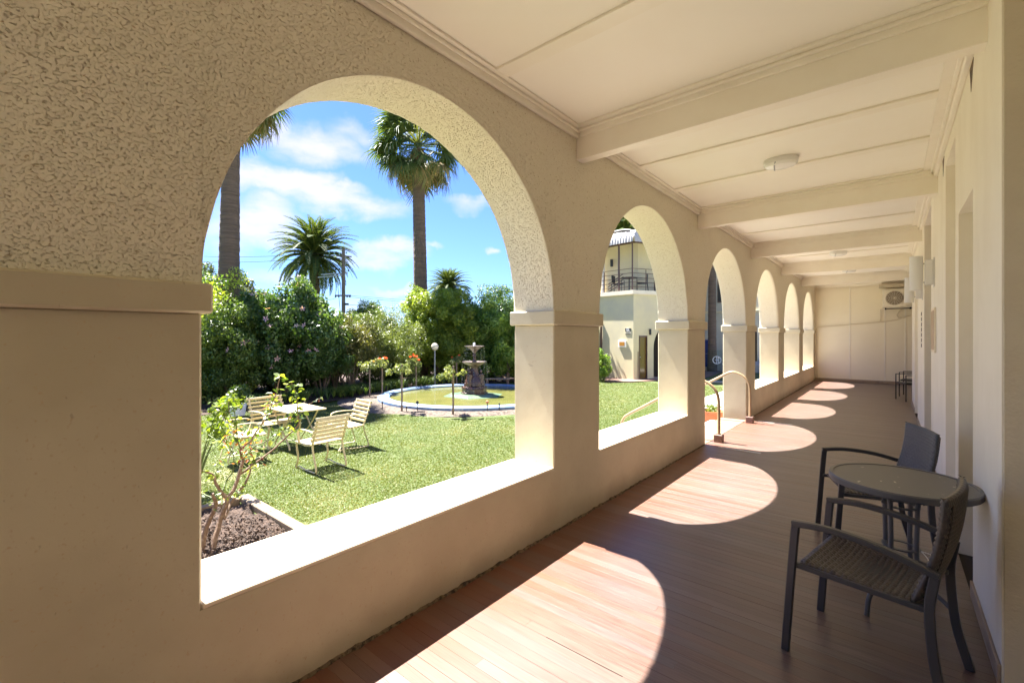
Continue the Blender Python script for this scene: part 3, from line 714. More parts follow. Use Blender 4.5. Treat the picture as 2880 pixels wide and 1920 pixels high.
# ------------------------------------------------------------------ fittings
def wall_lamp(y, z, label):
    e = empty('wall_lamp', label, 'wall lamp', (RW, y, z), 0, 'cylinder wall lamps on the house wall')
    p = MB(); p.box(-.012, -.0005, -.07, .07, -.17, .17, .003); p.obj('back_plate', M['lamp_white'], e)
    p = MB(); p.box(-.085, -.0125, -.05, .05, -.145, .145, .006); p.obj('ballast_box', M['lamp_white'], e)
    for z_ in (.11, -.11):
        p = MB(); p.tube([(-.085, 0, z_), (-.13, 0, z_)], .006, 8); p.obj('arm', M['galv'], e)
    p = MB(); r = .062; p.lathe([(r * .96, -.2), (r, -.198), (r, -.185), (r * .985, -.184), (r * .985, .184), (r, .185), (r, .198), (r * .96, .2)], 32, (-.158, 0, 0)); p.obj('shade', M['lamp_white'], e, True)
    return e
wall_lamp(7.2, 2.34, 'nearer white cylinder wall lamp, on the wall above the tan notice board')
wall_lamp(9.75, 2.34, 'farther white cylinder wall lamp, partly hidden behind the nearer one')
def ceiling_light(x, y, label):
    e = empty('ceiling_light', label, 'ceiling light', (x, y, CZ - .0005), R(8), 'oval bulkhead lights on the ceiling')
    def el(prof): return prof
    def fn(a, z): return 1.0
    def oval(prof, mat_, name):
        p = MB(); p.lathe(prof, 40); p.v = [(q[0] * 1.0, q[1] * .72, q[2]) for q in p.v]; return p.obj(name, mat_, e, True, 35)
    oval([(.0, 0), (.15, 0), (.155, -.006), (.155, -.045), (.14, -.05)], M['lamp_white'], 'base')
    oval([(.147, -.046), (.150, -.055), (.135, -.075), (.08, -.092), (0, -.096)], M['lamp_glass'], 'diffuser')
    p = MB(); p.tube([(-.045, -.105, -.052), (-.055, -.07, -.085), (-.055, 0, -.098), (-.055, .07, -.085), (-.045, .105, -.052)], 1, rect=(.012, .008)); p.obj('guard_bar', M['galv'], e)
    return e
ceiling_light(-.86, 5.31, 'nearest white oval ceiling light, in the second ceiling bay')
ceiling_light(-.86, 11.9, 'white oval ceiling light over the fourth arch, half hidden by a beam')
ceiling_light(-.86, 15.2, 'farthest white oval ceiling light, a thin sliver before the end wall')
# notice board and number plate
e = empty('notice_board', 'blank tan notice board on the house wall under the nearer wall lamp', 'notice board', (RW, 7.17, 1.66))
p = MB(); p.box(-.018, -.001, -.27, .27, -.245, .26, .003); p.obj('frame', M['sill'], e)
p = MB(); p.box(-.021, -.0185, -.24, .24, -.215, .23); p.obj('panel', M['board'], e)
e = empty('door_number_plate', 'narrow grey vertical number plate on the house wall below the farther lamp', 'sign', (RW, 9.95, 1.72))
for k in range(7):
    p = MB(); p.box(-.01, -.001, -.05, .05, -.30 + k * .085, -.30 + k * .085 + .06, .002); p.obj('plate', M['number'], e)
# air conditioner
ac = empty('air_conditioner', 'cream outdoor air conditioner unit hung high on the end wall', 'air conditioner', (.17, 19.40, 2.53))
p = MB(); p.box(-.38, .42, -.02, .32, 0, .62, .02); p.obj('casing', M['ac_white'], ac)
p = MB(); p.box(-.33, .20, -.032, -.0205, .05, .57, .005); p.obj('front_panel', M['trim'], ac)
p = MB(); p.lathe([(.0, 0), (.225, 0), (.225, .012), (0, .012)], 36); p.v = [(q[0] - .07, -.036 - q[2], q[1] + .31) for q in p.v]; p.obj('fan_recess', M['ac_dark'], ac)
p = MB()
for r_ in (.05, .09, .13, .17, .21, .232):
    p.tube([(-.07 + r_ * math.cos(a), -.055, .31 + r_ * math.sin(a)) for a in np.linspace(0, 2 * math.pi, 28, endpoint=False)], .004, 4, close=True)
for a in np.linspace(0, math.pi, 9)[:-1]:
    p.tube([(-.07 - .23 * math.cos(a), -.052, .31 - .23 * math.sin(a)), (-.07 + .23 * math.cos(a), -.052, .31 + .23 * math.sin(a))], .003, 4)
p.obj('grille', M['ac_white'], ac)
p = MB(); p.box(-.32, -.28, -.02, .34, -.05, -.001); p.box(.30, .34, -.02, .34, -.05, -.001); p.box(-.32, .42, -.03, -.0205, -.05, -.02); p.obj('bracket', M['black'], ac)
p = MB(); p.tube([(-2.04, 19.70, .1), (-2.05, 19.70, .35), (-2.06, 19.71, 1.88), (-2.02, 19.71, 1.92), (-.2, 19.715, 2.08), (.2, 19.715, 2.15), (.5, 19.715, 2.28)], .012, 8)
p.tube([(-.26, 19.68, 2.5), (-.26, 19.71, 2.1)], .014, 8); p.tube([(.28, 19.65, 2.5), (.22, 19.7, 2.42), (.16, 19.7, 2.3), (.2, 19.71, 2.2), (.35, 19.71, 2.2)], .014, 8)
tag(p.obj('pipe', M['conduit'], None, True), 'thin cream pipe running across the end wall below the air conditioner', 'pipe')

# ------------------------------------------------------------------ handrails and steps
def bez(pts, n=8):
    """Catmull-Rom through the points"""
    P = [Vector(q) for q in pts]; P = [2 * P[0] - P[1]] + P + [2 * P[-1] - P[-2]]; o = []
    for i in range(1, len(P) - 2):
        for k in range(n):
            t = k / n; a, b, c, d = P[i - 1], P[i], P[i + 1], P[i + 2]
            o.append(.5 * ((2 * b) + (c - a) * t + (2 * a - 5 * b + 4 * c - d) * t * t + (3 * b - a - 3 * c + d) * t ** 3))
    o.append(P[-2]); return o
def rail(y, label):
    e = empty('handrail', label, 'handrail', (0, y, 0), 0, 'bent pipe handrails at the steps')
    pts = [(-2.0, 0, .09), (-2.0, 0, .5), (-2.015, 0, .70), (-2.09, 0, .83), (-2.21, 0, .905), (-2.34, 0, .915), (-2.55, 0, .80), (-2.85, 0, .625), (-3.2, 0, .415), (-3.47, 0, .255), (-3.56, 0, .17), (-3.60, 0, .02), (-3.60, 0, -.5)]
    p = MB(); p.tube(bez(pts, 6), .0225, 12); p.obj('pipe', M['brown_pipe'], e, True)
    p = MB(); p.box(-2.06, -1.94, -.06, .06, .001, .115, .006); p.tube([(-2, 0, .115), (-2, 0, .125)], .03, 12); p.obj('base_block', M['post_base'], e)
    return e
rail(7.30, 'nearer bent tan pipe handrail at the steps, on a brown block beside the second pier')
rail(9.28, 'farther bent tan pipe handrail at the steps, arching in front of the third pier')
st = empty('garden_steps'); tag(st, kind='structure')
for k in range(3):
    p = MB(); p.box(-2.562 - .30 * (k + 1), -2.56 - .30 * k if k else -2.56, 6.95, 9.85, GZ - .1, -.125 - .125 * k, .006)
    p.obj('step', M['path'], st)
e = empty('terracotta_pot', 'round terracotta pot of small green plants beside the garden steps', 'plant pot', (-3.12, 10.75, GZ + .012))
p = MB(); p.lathe([(0, .0), (.20, 0), (.285, .34), (.30, .345), (.31, .42), (.285, .42), (.27, .37), (0, .36)], 40); p.obj('pot', M['terracotta'], e, True, 30)

# ------------------------------------------------------------------ leaf clouds
def leaves(centres, radii, n, size, up=.35, asp=.5, fold=0.0, shell=.55, vbias=None, seed=1, out=1.0):
    """n leaf diamonds on clumps (centres, radii); returns V,F,val"""
    g = np.random.default_rng(seed)
    centres = np.asarray(centres, float); radii = np.asarray(radii, float)
    if radii.ndim == 1: radii = np.repeat(radii[:, None], 3, 1)
    w = radii.prod(1) ** (2 / 3); ci = g.choice(len(centres), n, p=w / w.sum())
    d = g.normal(size=(n, 3)); d /= np.linalg.norm(d, axis=1)[:, None]
    size = size * 1.12
    rr = shell + (1 - shell) * g.random(n) ** .6
    P = centres[ci] + d * radii[ci] * rr[:, None]
    nrm = d * out + g.normal(size=(n, 3)) * .75 + np.array([0, 0, up]); nrm /= np.linalg.norm(nrm, axis=1)[:, None]
    t = g.normal(size=(n, 3)); t -= nrm * (t * nrm).sum(1)[:, None]; t /= np.linalg.norm(t, axis=1)[:, None]
    b = np.cross(nrm, t)
    s = size * g.uniform(.6, 1.25, n)
    a = t * (s * .5)[:, None]; c = b * (s * asp * .5)[:, None]; dn = nrm * (s * .10)[:, None]
    V = np.stack([P - a, P - a * .1 + c + dn, P + a, P - a * .1 - c + dn], 1).reshape(-1, 3)
    F = np.arange(n * 4).reshape(-1, 4)
    cv = g.uniform(0, .45, len(centres))
    val = np.clip(cv[ci] + g.uniform(0, .5, n), 0, 1)
    return V, F, val
def clumps(c, r, n, rc, seed, flat=0.0, bottom=None, lumpy=.25):
    """clump centres filling the outer part of an uneven ellipsoid"""
    g = np.random.default_rng(seed); out = []; rad = []
    while len(out) < n:
        d = g.normal(size=3); d /= np.linalg.norm(d)
        k = g.random() ** .42
        lump = 1 + lumpy * noise.noise(Vector(d * 1.7 + seed)) * 2
        q = np.array(c) + d * np.array(r) * k * lump
        if bottom is not None and q[2] < bottom: continue
        out.append(q); rad.append(rc * g.uniform(.6, 1.35))
    return np.array(out), np.array(rad)
def join(parts):
    V = []; F = []; A = []; n = 0
    for v, f, a in parts:
        V.append(v); F.append(f + n); A.append(a); n += len(v)
    return np.concatenate(V), np.concatenate(F), np.concatenate(A)
def limbs(mb, base, top, n, spread, r, seed):
    g = random.Random(seed); base = Vector(base); top = Vector(top)
    for i in range(n):
        a = g.uniform(0, 6.28); k = g.uniform(.3, 1)
        b0 = base + Vector((math.cos(a), math.sin(a), 0)) * r * g.uniform(.5, 3)
        e_ = top + Vector((math.cos(a) * spread * k, math.sin(a) * spread * k, g.uniform(-.3, .2) * (top.z - base.z)))
        m_ = b0.lerp(e_, .5) + Vector((g.uniform(-.12, .12), g.uniform(-.12, .12), g.uniform(0, .2)))
        mb.tube(bez([b0, m_, e_], 5), [r * (1 - .7 * j / 10) for j in range(11)], 6)
def shrub(name, label, cat, base, c, r, mat_, n, size, nc, rc, seed, trunk=(5, .5, .05), bottom=None, asp=.5, extra=None, group=None, lumpy=.25, up=.35):
    e = empty(name, label, cat, base, 0, group)
    c = np.array(c, float)
    cs, rs = clumps(c, r, nc, rc, seed, bottom=bottom, lumpy=lumpy)
    V, F, A = leaves(cs, rs * 1.12, int(n * 1.2), size, seed=seed, asp=asp, up=up, shell=.4)
    link('foliage', fastmesh('foliage', V, F, mat_, A), e)
    m = MB(); limbs(m, (0, 0, 0), (c[0], c[1], c[2] * .9), trunk[0], trunk[1], trunk[2], seed); m.obj('trunk', M['bark'], e, True)
    return e, cs, rs
def along(u, t):   # a point on the ground at depth t in the direction u (units of tan from the axis)
    ca, sa = math.cos(YAW), math.sin(YAW); return (t * (-sa + u * ca), t * (ca + u * sa))
def flowers(e, cs, rs, n, size, mat_, seed, facing=Vector((.6, -.6, .2))):
    g = np.random.default_rng(seed); m = MB()
    for i in range(n):
        k = g.integers(len(cs)); d = g.normal(size=3) * .5 + np.array(facing); d /= np.linalg.norm(d)
        p0 = Vector(cs[k] + d * rs[k] * 1.22); nn = Vector(d); t = nn.orthogonal().normalized(); b = nn.cross(t); a0 = g.uniform(0, 6)
        for q in range(5):
            a = a0 + q * 1.257; dr = t * math.cos(a) + b * math.sin(a); sd = t * -math.sin(a) + b * math.cos(a)
            s = size * g.uniform(.8, 1.1)
            m.add([p0, p0 + dr * s * .6 + sd * s * .22 + nn * s * .12, p0 + dr * s + nn * s * .2, p0 + dr * s * .6 - sd * s * .22 + nn * s * .12], [(0, 1, 2, 3)])
    o = m.obj('blossom', mat_, e); o['kind'] = 'stuff'
# each shrub of the boundary planting stands for itself
B = []
def hs(u, t, *a, **k):
    x, y = along((u - 1440) / 1280, t); return shrub(*a[:3], (x, y, GZ), *a[3:], **k)
hs(585, 15.2, 'pittosporum_shrub', 'yellow green leafy shrub beside the left palm trunk, lit at its top', 'shrub', (0, 0, 2.05), (1.45, 1.5, 1.9), M['leaf_yellow'], 26000, .085, 150, .30, 11, bottom=.35)
hs(655, 14.6, 'pittosporum_shrub', 'green shrub with pale leaf tips between the yellow green and the pink flowering shrub', 'shrub', (0, 0, 1.55), (.95, 1.1, 1.5), M['leaf_mid'], 19000, .08, 110, .28, 12, bottom=.2)
e, cs, rs = hs(792, 15.8, 'flowering_shrub', 'tall dark green shrub dotted with pink blossoms', 'shrub', (0, 0, 2.15), (1.85, 1.7, 1.95), M['leaf_dark'], 36000, .11, 230, .30, 13, asp=.62, bottom=.3, lumpy=.08, trunk=(8, .9, .06))
flowers(e, cs, rs, 110, .11, M['petal_pink'], 3, Vector((.6, -.4, .8)))
hs(905, 16.6, 'hedge_shrub', 'dark green upright shrub right of the pink flowering shrub', 'shrub', (0, 0, 1.6), (1.1, 1.1, 1.15), M['leaf_dark'], 18000, .08, 110, .26, 14, trunk=(9, .7, .035), bottom=.9)
hs(985, 17.4, 'hedge_shrub', 'brownish green hedge shrub above bare grey stems', 'shrub', (0, 0, 1.6), (1.1, 1.1, 1.1), M['leaf_brown'], 16000, .075, 100, .26, 15, trunk=(9, .8, .035), bottom=.95)
hs(945, 18.0, 'hedge_shrub', 'low mid green hedge shrub behind the tall stems', 'shrub', (0, 0, 1.75), (1.4, 1.2, .95), M['leaf_mid'], 16000, .08, 90, .28, 24, trunk=(6, .8, .035), bottom=.9)
hs(1075, 19.3, 'olive_shrub', 'broad pale grey green fine leaved shrub behind the standard roses', 'shrub', (0, 0, 1.85), (1.75, 1.5, 1.5), M['leaf_olive'], 34000, .065, 200, .26, 16, bottom=.5, asp=.4)
hs(1235, 21.5, 'conifer_shrub', 'large bright yellow green conifer behind the globe lamp', 'shrub', (0, 0, 2.3), (2.1, 1.6, 2.15), M['leaf_conifer'], 52000, .115, 340, .26, 17, bottom=.3, asp=.35, lumpy=.16, up=.9)
hs(1170, 22.2, 'conifer_shrub', 'narrow upright conifer spire at the foot of the right palm', 'shrub', (0, 0, 2.6), (.8, .8, 1.75), M['leaf_conifer'], 14000, .08, 90, .2, 18, bottom=.5, asp=.35, up=.9)
hs(1345, 22.0, 'climbing_shrub', 'fresh green loose leaved shrub right of the fountain', 'shrub', (0, 0, 2.1), (1.4, 1.3, 2.0), M['leaf_fresh'], 26000, .12, 150, .25, 19, bottom=.3)
hs(1425, 21.0, 'climbing_shrub', 'fresh green shrub with drooping leafy sprays beside the first pier', 'shrub', (0, 0, 1.6), (1.1, 1.3, 1.6), M['leaf_fresh'], 18000, .12, 70, .3, 20, bottom=.5, up=-.3, asp=.42)
hs(1420, 25.5, 'pine_tree', 'very dark green tree behind the fresh green shrubs near the first pier', 'tree', (0, 0, 2.2), (2.3, 2.2, 2.5), M['leaf_dark'], 36000, .10, 240, .35, 21)
hs(1500, 24.5, 'hedge_shrub', 'dark green hedge shrub mostly hidden behind the first pier', 'shrub', (0, 0, 1.9), (2.2, 2.0, 2.0), M['leaf_mid'], 16000, .12, 120, .35, 25)
hs(1600, 24.5, 'hedge_shrub', 'green hedge shrub behind the first pier beside the low annex', 'shrub', (0, 0, 1.7), (2.0, 2.0, 1.8), M['leaf_mid'], 14000, .12, 120, .35, 26)
hs(1690, 21.5, 'hedge_shrub', 'small pale leaved shrub showing at the foot of the annex', 'shrub', (0, 0, .8), (.5, .5, .8), M['leaf_fresh'], 3000, .09, 40, .15, 27)
hs(520, 14.5, 'hedge_shrub', 'dark green hedge shrub behind the left pier', 'shrub', (0, 0, 1.9), (1.8, 1.8, 1.9), M['leaf_dark'], 16000, .10, 100, .35, 28)
hs(400, 14.5, 'hedge_shrub', 'mid green hedge shrub far left behind the wall', 'shrub', (0, 0, 1.8), (2.2, 1.8, 1.9), M['leaf_mid'], 14000, .12, 100, .35, 29)
# distant trees
hs(1032, 38, 'garden_tree', 'distant green tree rising over the hedge right of the power pole', 'tree', (0, 0, 3.6), (1.25, 1.3, 1.5), M['leaf_mid'], 12000, .13, 60, .42, 30, trunk=(4, .9, .1))
hs(985, 44, 'garden_tree', 'distant pale green tree behind the power pole', 'tree', (0, 0, 2.9), (1.5, 1.5, 1.3), M['leaf_olive'], 9000, .15, 50, .4, 31, trunk=(4, .9, .1))
hs(575, 30, 'gum_tree', 'tall grey green gum tree behind the left palm trunk', 'tree', (0, 0, 4.6), (2.0, 2.2, 2.1), M['leaf_gum'], 20000, .14, 95, .38, 32, trunk=(5, 1.6, .15), bottom=1.5)
hs(662, 31, 'gum_tree', 'loose grey green gum branches just right of the left palm trunk', 'tree', (0, 0, 4.3), (1.25, 1.5, 2.0), M['leaf_gum'], 9000, .14, 42, .34, 33, trunk=(4, 1.2, .12), bottom=1.2)
# dark backing so that the hedge bottom does not look through to the horizon
for i, (u, t) in enumerate([(560, 17.2), (640, 17.4), (720, 17.6), (800, 18.2), (880, 18.8), (950, 19.6), (1020, 21), (1090, 22), (1160, 23.5), (1230, 24.3), (1300, 24.8)]):
    lb = ['leftmost', 'second', 'third', 'fourth', 'fifth', 'sixth', 'seventh', 'eighth', 'ninth', 'tenth', 'last'][i]
    hs(u, t, 'boundary_hedge_bush', 'shaded dark bush filling the back of the boundary hedge, %s from the left' % lb, 'bush', (0, 0, 1.35), (1.4, 1.1, 1.45), M['leaf_dark'], 9000, .12, 70, .3, 40 + i, trunk=(7, .8, .03), group='bushes at the back of the boundary hedge')
# bed strip and strappy ground cover under the hedge
def ribbon(name, pts, width, z, material, jag=.0):
    P = bez([(x, y, 0) for x, y in pts], 8); vs = []; fs = []
    for i, q in enumerate(P):
        t = (P[min(i + 1, len(P) - 1)] - P[max(i - 1, 0)]).normalized(); nn = Vector((-t.y, t.x, 0))
        j = jag * noise.noise(Vector((i * .7, 0, 0)))
        vs += [(q.x - nn.x * j, q.y - nn.y * j, z), (q.x + nn.x * width, q.y + nn.y * width, z + .03)]
    for i in range(len(P) - 1): fs.append((i * 2, i * 2 + 2, i * 2 + 3, i * 2 + 1))
    m = MB(); m.add(vs, fs); return m.obj(name, material)
bedline = [(-14.2, -4), (-14.2, 2), (-13.95, 5.2), (-13.9, 7.4), (-13.95, 9.3), (-14.35, 11.3), (-14.3, 13.4), (-13.6, 15.6), (-12.6, 17.6), (-12.0, 19.3)]
tag(ribbon('garden_bed', bedline, 9, GZ + .01, M['soil'], .3), kind='structure')
def strappy(pts, n, h, seed, material, w=.012):
    g = np.random.default_rng(seed); P = np.array([tuple(q)[:2] for q in bez([(x, y, 0) for x, y in pts], 12)])
    V = []; F = []; A = []; c = 0
    for i in range(n):
        q = P[g.integers(len(P))] + g.normal(size=2) * .12 + np.array([-.35, .1]) * g.random() * 2
        k = g.integers(9, 16); v0 = g.random() * .6
        for j in range(k):
            a = g.uniform(0, 6.28); L_ = h * g.uniform(.6, 1.2); d = np.array([math.cos(a), math.sin(a)]); s = np.array([-d[1], d[0]]) * w
            pr = [(0, 0), (.35, .62), (.7, .8), (1.0, .62)]
            for (rr, zz) in pr:
                b = q + d * rr * L_ * .8; ww = s * (1 - rr * .85)
                V += [(b[0] - ww[0], b[1] - ww[1], GZ + .03 + zz * L_), (b[0] + ww[0], b[1] + ww[1], GZ + .03 + zz * L_)]
            for m_ in range(3): F.append((c + m_ * 2, c + m_ * 2 + 1, c + m_ * 2 + 3, c + m_ * 2 + 2)); A.append(min(1, v0 + g.random() * .4))
            c += 8
    return fastmesh('strappy_leaves', np.array(V), np.array(F), material, A)
tag(link('strappy_ground_cover', strappy([(-14.1, 4.4), (-14.1, 7.4), (-14.3, 9.3), (-14.7, 11.3), (-14.7, 13.4), (-14.0, 15.6)], 260, .42, 5, M['leaf_mid'])), 'strappy dark green ground cover along the foot of the hedge', 'ground cover', kind='stuff')

# ------------------------------------------------------------------ palms
def fan_frond(seed, dead=0.0):
    g = np.random.default_rng(seed); V = []; F = []; A = []
    L1 = 1.05; c = 0
    def quad(a, b, cc, d, v):
        nonlocal c
        V.extend([a, b, cc, d]); F.append((c, c + 1, c + 2, c + 3)); A.append(v); c += 4
    for s in range(3):
        x0 = L1 * s / 3; x1 = L1 * (s + 1) / 3
        z0 = -.10 * (x0 / L1) ** 2; z1 = -.10 * (x1 / L1) ** 2
        quad((x0, -.022, z0), (x0, .022, z0), (x1, .018, z1), (x1, -.018, z1), .6); quad((x0, 0, z0 - .02), (x0, 0, z0 + .015), (x1, 0, z1 + .012), (x1, 0, z1 - .016), .6)
    base = np.array([L1, 0, -.10]); n = 44
    for i in range(n):
        a = (i / (n - 1) - .5) * math.radians(235); L = g.uniform(.75, 1.0) * (1.0 - .22 * abs(a) / 2); w = .026
        v = np.clip(dead + g.uniform(0, .5), 0, 1)
        d = np.array([math.cos(a), math.sin(a), 0]); s_ = np.array([-math.sin(a), math.cos(a), 0])
        fold = (.02 if i % 2 else -.02)
        p0 = base; prev = (p0, .008)
        droop = g.uniform(.35, .85)
        for k in range(1, 5):
            tt = k / 4; q = base + d * L * (tt - .22 * droop * tt ** 3) + np.array([0, 0, .16 * tt - droop * tt ** 2.6 * L]) + np.array([0, 0, fold * tt])
            ww = w * (1.0 if k < 3 else .55 if k == 3 else .1)
            a0 = prev[0] - s_ * prev[1]; a1 = prev[0] + s_ * prev[1]; b0 = q - s_ * ww; b1 = q + s_ * ww
            quad(tuple(a0), tuple(a1), tuple(b1), tuple(b0), v); prev = (q, ww)
    return fastmesh('frond', np.array(V), np.array(F), M['fan'], A)
FAN = [fan_frond(1), fan_frond(2), fan_frond(3)]; FAN_DEAD = [fan_frond(4, .55), fan_frond(5, .5)]
def date_frond(seed, L=1.0):
    g = np.random.default_rng(seed); V = []; F = []; A = []; c = 0; n = 64
    def rach(t): return np.array([t * L * (1 - .12 * t * t), 0, L * (.20 * t - .50 * t ** 2.6)])
    for i in range(8):
        a = rach(i / 8); b = rach((i + 1) / 8); w0 = .022 * L * (1 - i / 9); w1 = .022 * L * (1 - (i + 1) / 9)
        V += [a + [0, -w0, 0], a + [0, w0, 0], b + [0, w1, 0], b + [0, -w1, 0]]; F.append((c, c + 1, c + 2, c + 3)); A.append(.8); c += 4
        V += [a + [0, 0, -w0], a + [0, 0, w0], b + [0, 0, w1], b + [0, 0, -w1]]; F.append((c, c + 1, c + 2, c + 3)); A.append(.8); c += 4
    for i in range(n):
        t = .10 + .9 * i / (n - 1); p = rach(t); d = rach(min(1, t + .02)) - rach(t - .02); d /= np.linalg.norm(d)
        ll = L * .115 * math.sin(math.pi * min(1, .12 + t * .86)) ** .6 * g.uniform(.85, 1.1)
        for s in (-1, 1):
            dr = d * .55 + np.array([0, s * .8, .18 + g.uniform(-.15, .12)]); dr /= np.linalg.norm(dr); w = .0095 * L
            q1 = p + dr * ll * .5; q2 = p + dr * ll + np.array([0, 0, -ll * .12]); v = g.uniform(0, .75)
            V += [p, q1 + d * w, q2, q1 - d * w]; F.append((c, c + 1, c + 2, c + 3)); A.append(v); c += 4
    return fastmesh('frond', np.array(V), np.array(F), M['date'], A)
DATE = [date_frond(1), date_frond(2), date_frond(3)]
def place_frond(parent, me, z, az, el, s, roll=0):
    o = link('frond', me, parent, (0, 0, z)); o.rotation_mode = 'XYZ'
    o.matrix_local = Matrix.Translation((0, 0, z)) @ Matrix.Rotation(az, 4, 'Z') @ Matrix.Rotation(-el, 4, 'Y') @ Matrix.Rotation(roll, 4, 'X') @ Matrix.Scale(s, 4)
    return o
def fan_palm(loc, H, r0, r1, label, seed, s=1.0, n=58, lean=(0, 0), dead=12):
    e = empty('fan_palm', label, 'palm tree', loc); g = random.Random(seed)
    N = 150; m = MB(); pts = []; rs = []
    for i in range(N + 1):
        t = i / N; pts.append((lean[0] * t, lean[1] * t, H * t)); rs.append((r1 + (r0 - r1) * (1 - t) ** 1.6 + .18 * r0 * max(0, 1 - t * 7)) * (1 + .028 * g.uniform(-1, 1)))
    m.tube(pts, rs, 18); m.obj('trunk', M['palm_bark'], e, True)
    m = MB()   # dry leaf bases round the top of the trunk
    m.lathe([(r1 * 1.02, -.9), (r1 * 1.25, -.5), (r1 * 1.3, -.25), (r1 * .9, -.02), (0, .08)], 16, (lean[0], lean[1], H), lambda a, z: 1 + .1 * math.sin(7 * a + z * 20)); m.obj('leaf_base', M['straw'], e, True)
    c = empty('x'); bpy.data.objects.remove(c)
    for i in range(n):
        el = R(-52 + 125 * (i / n) ** .9 + g.uniform(-9, 9)); az = i * 2.3999 + g.uniform(-.2, .2)
        isdead = i < dead
        o = place_frond(e, random.choice(FAN_DEAD if isdead else FAN), H + .02 + .35 * (i / n), az, el, s * g.uniform(.85, 1.08), g.uniform(-.3, .3))
        o.location.x += lean[0]; o.location.y += lean[1]
    return e
def date_palm(loc, H, r, L, label, seed, n=112):
    e = empty('date_palm', label, 'palm tree', loc); g = random.Random(seed)
    m = MB(); N = 40; rs = [(r * (1 + .06 * g.uniform(-1, 1))) * (1.0 + .35 * max(0, (i / N - .86) * 6)) for i in range(N + 1)]
    m.tube([(0, 0, H * i / N) for i in range(N + 1)], rs, 16); m.obj('trunk', M['date_bark'], e, True)
    for i in range(n):
        t = i / n; el = R(-48 + 130 * t ** .9 + g.uniform(-6, 6)); az = i * 2.3999
        place_frond(e, random.choice(DATE), H + .1 + .25 * t, az, el, L * (1 - .25 * max(0, t - .75) * 4 * .6) * g.uniform(.9, 1.05), g.uniform(-.25, .25))
    return e
x, y = along((638 - 1440) / 1280, 15.6); fan_palm((x, y, GZ), 10.35, .42, .25, 'nearest fan palm with a thick grey trunk at the left edge of the first arch', 1, 1.1, lean=(.18, .1))
x, y = along((1187 - 1440) / 1280, 23.4); fan_palm((x, y, GZ), 11.6, .40, .30, 'tall fan palm with drooping leaves rising right of centre in the first arch', 2, 1.45, n=70, lean=(-.05, -.22), dead=9)
x, y = along((2003 - 1440) / 1280, 27); fan_palm((x, y, GZ), 12.5, .24, .2, 'dark slender palm trunk seen through the arch with the steps', 3, 1.2)
x, y = along((885 - 1440) / 1280, 38); date_palm((x, y, GZ), 8.6, .40, 4.0, 'large date palm with a full round crown behind the power pole', 4)
x, y = along((1262 - 1440) / 1280, 62); date_palm((x, y, GZ), 8.2, .42, 3.9, 'smaller looking date palm just right of the tall fan palm trunk', 5)
x, y = along((1478 - 1440) / 1280, 66); date_palm((x, y, GZ), 6.4, .42, 4.2, 'date palm fronds peeping out beside the first pier', 6)
x, y = along((1752 - 1440) / 1280, 37); date_palm((x, y, GZ), 9.6, .42, 4.4, 'date palm whose crown shows above the corrugated awning', 7)

# ------------------------------------------------------------------ power pole and wires
x, y = along((966 - 1440) / 1280, 36)
pp = empty('power_pole', 'weathered timber power pole with crossarms in front of the large date palm', 'power pole', (x, y, GZ), YAW)
m = MB(); m.tube([(0, 0, 0), (0, 0, 9.0)], [.17, .12], 12); m.obj('pole', M['pole'], pp, True)
m = MB(); m.box(-.65, .6, -.06, .06, 5.25, 5.36, .005); m.obj('crossarm', M['pole'], pp)
m = MB(); m.box(-1.15, .05, -.05, .05, 8.35, 8.45, .005, Matrix.Rotation(R(4), 4, 'Y')); m.obj('crossarm', M['pole'], pp)
m = MB(); m.box(-1.4, .7, -.05, .05, 7.0, 7.1, .005, Matrix.Rotation(R(-3), 4, 'Y') ); m.box(-1.3, .6, -.35, -.25, 6.8, 6.88, .005, Matrix.Rotation(R(-5), 4, 'Y')); m.obj('crossarm', M['galv'], pp)
for (a, b) in ((-.6, 5.15), (-.35, 5.15), (.3, 5.15), (.52, 5.15), (-1.1, 8.6), (-.7, 8.55), (-.3, 8.5), (.25, 8.6), (-1.2, 7.2), (-.9, 7.25), (-.6, 7.3), (-.3, 7.3), (.4, 7.2)):
    m = MB(); m.lathe([(0, 0), (.04, .0), (.07, .05), (.035, .09), (.06, .13), (0, .2)], 8, (a, -.05, b)); m.obj('insulator', M['insul'] if b > 8 else M['black'], pp, True)
m = MB(); m.box(.05, .4, -.1, .1, 4.55, 4.7, .02); m.obj('bracket', M['black'], pp)
C_, S_ = math.cos(YAW), math.sin(YAW)
def pole_pt(a, b, z): return Vector((x + a * C_ - b * S_, y + a * S_ + b * C_, GZ + z))
def wire(a, b, sag, label, r=.018):
    pts = [a.lerp(b, i / 14) - Vector((0, 0, sag * 4 * (i / 14) * (1 - i / 14))) for i in range(15)]
    m = MB(); m.tube(pts, r, 5); return tag(m.obj('power_line', M['wire'], None, True), label, 'cable')
wire(pole_pt(-.9, 0, 8.75), pole_pt(-25, 6, 10.5), .7, 'upper power line running left from the pole across the date palm')
wire(pole_pt(-.7, 0, 8.45), pole_pt(-25, 5, 9.9), .8, 'lower power line running left from the pole across the date palm')
wire(pole_pt(.5, 0, 5.3), pole_pt(30, 14, 4.9), .3, 'topmost of the thin lines running right from the pole low over the hedge', .014)
wire(pole_pt(.3, 0, 5.2), pole_pt(30, 12, 4.3), .3, 'middle of the thin lines running right from the pole low over the hedge', .014)
wire(pole_pt(.2, 0, 4.6), pole_pt(30, 10, 3.5), .2, 'lowest of the thin lines running right from the pole low over the hedge', .014)
wire(pole_pt(-.6, 0, 5.1), pole_pt(-12, 3, 5.0), .6, 'short service line running left from the lower crossarm', .014)
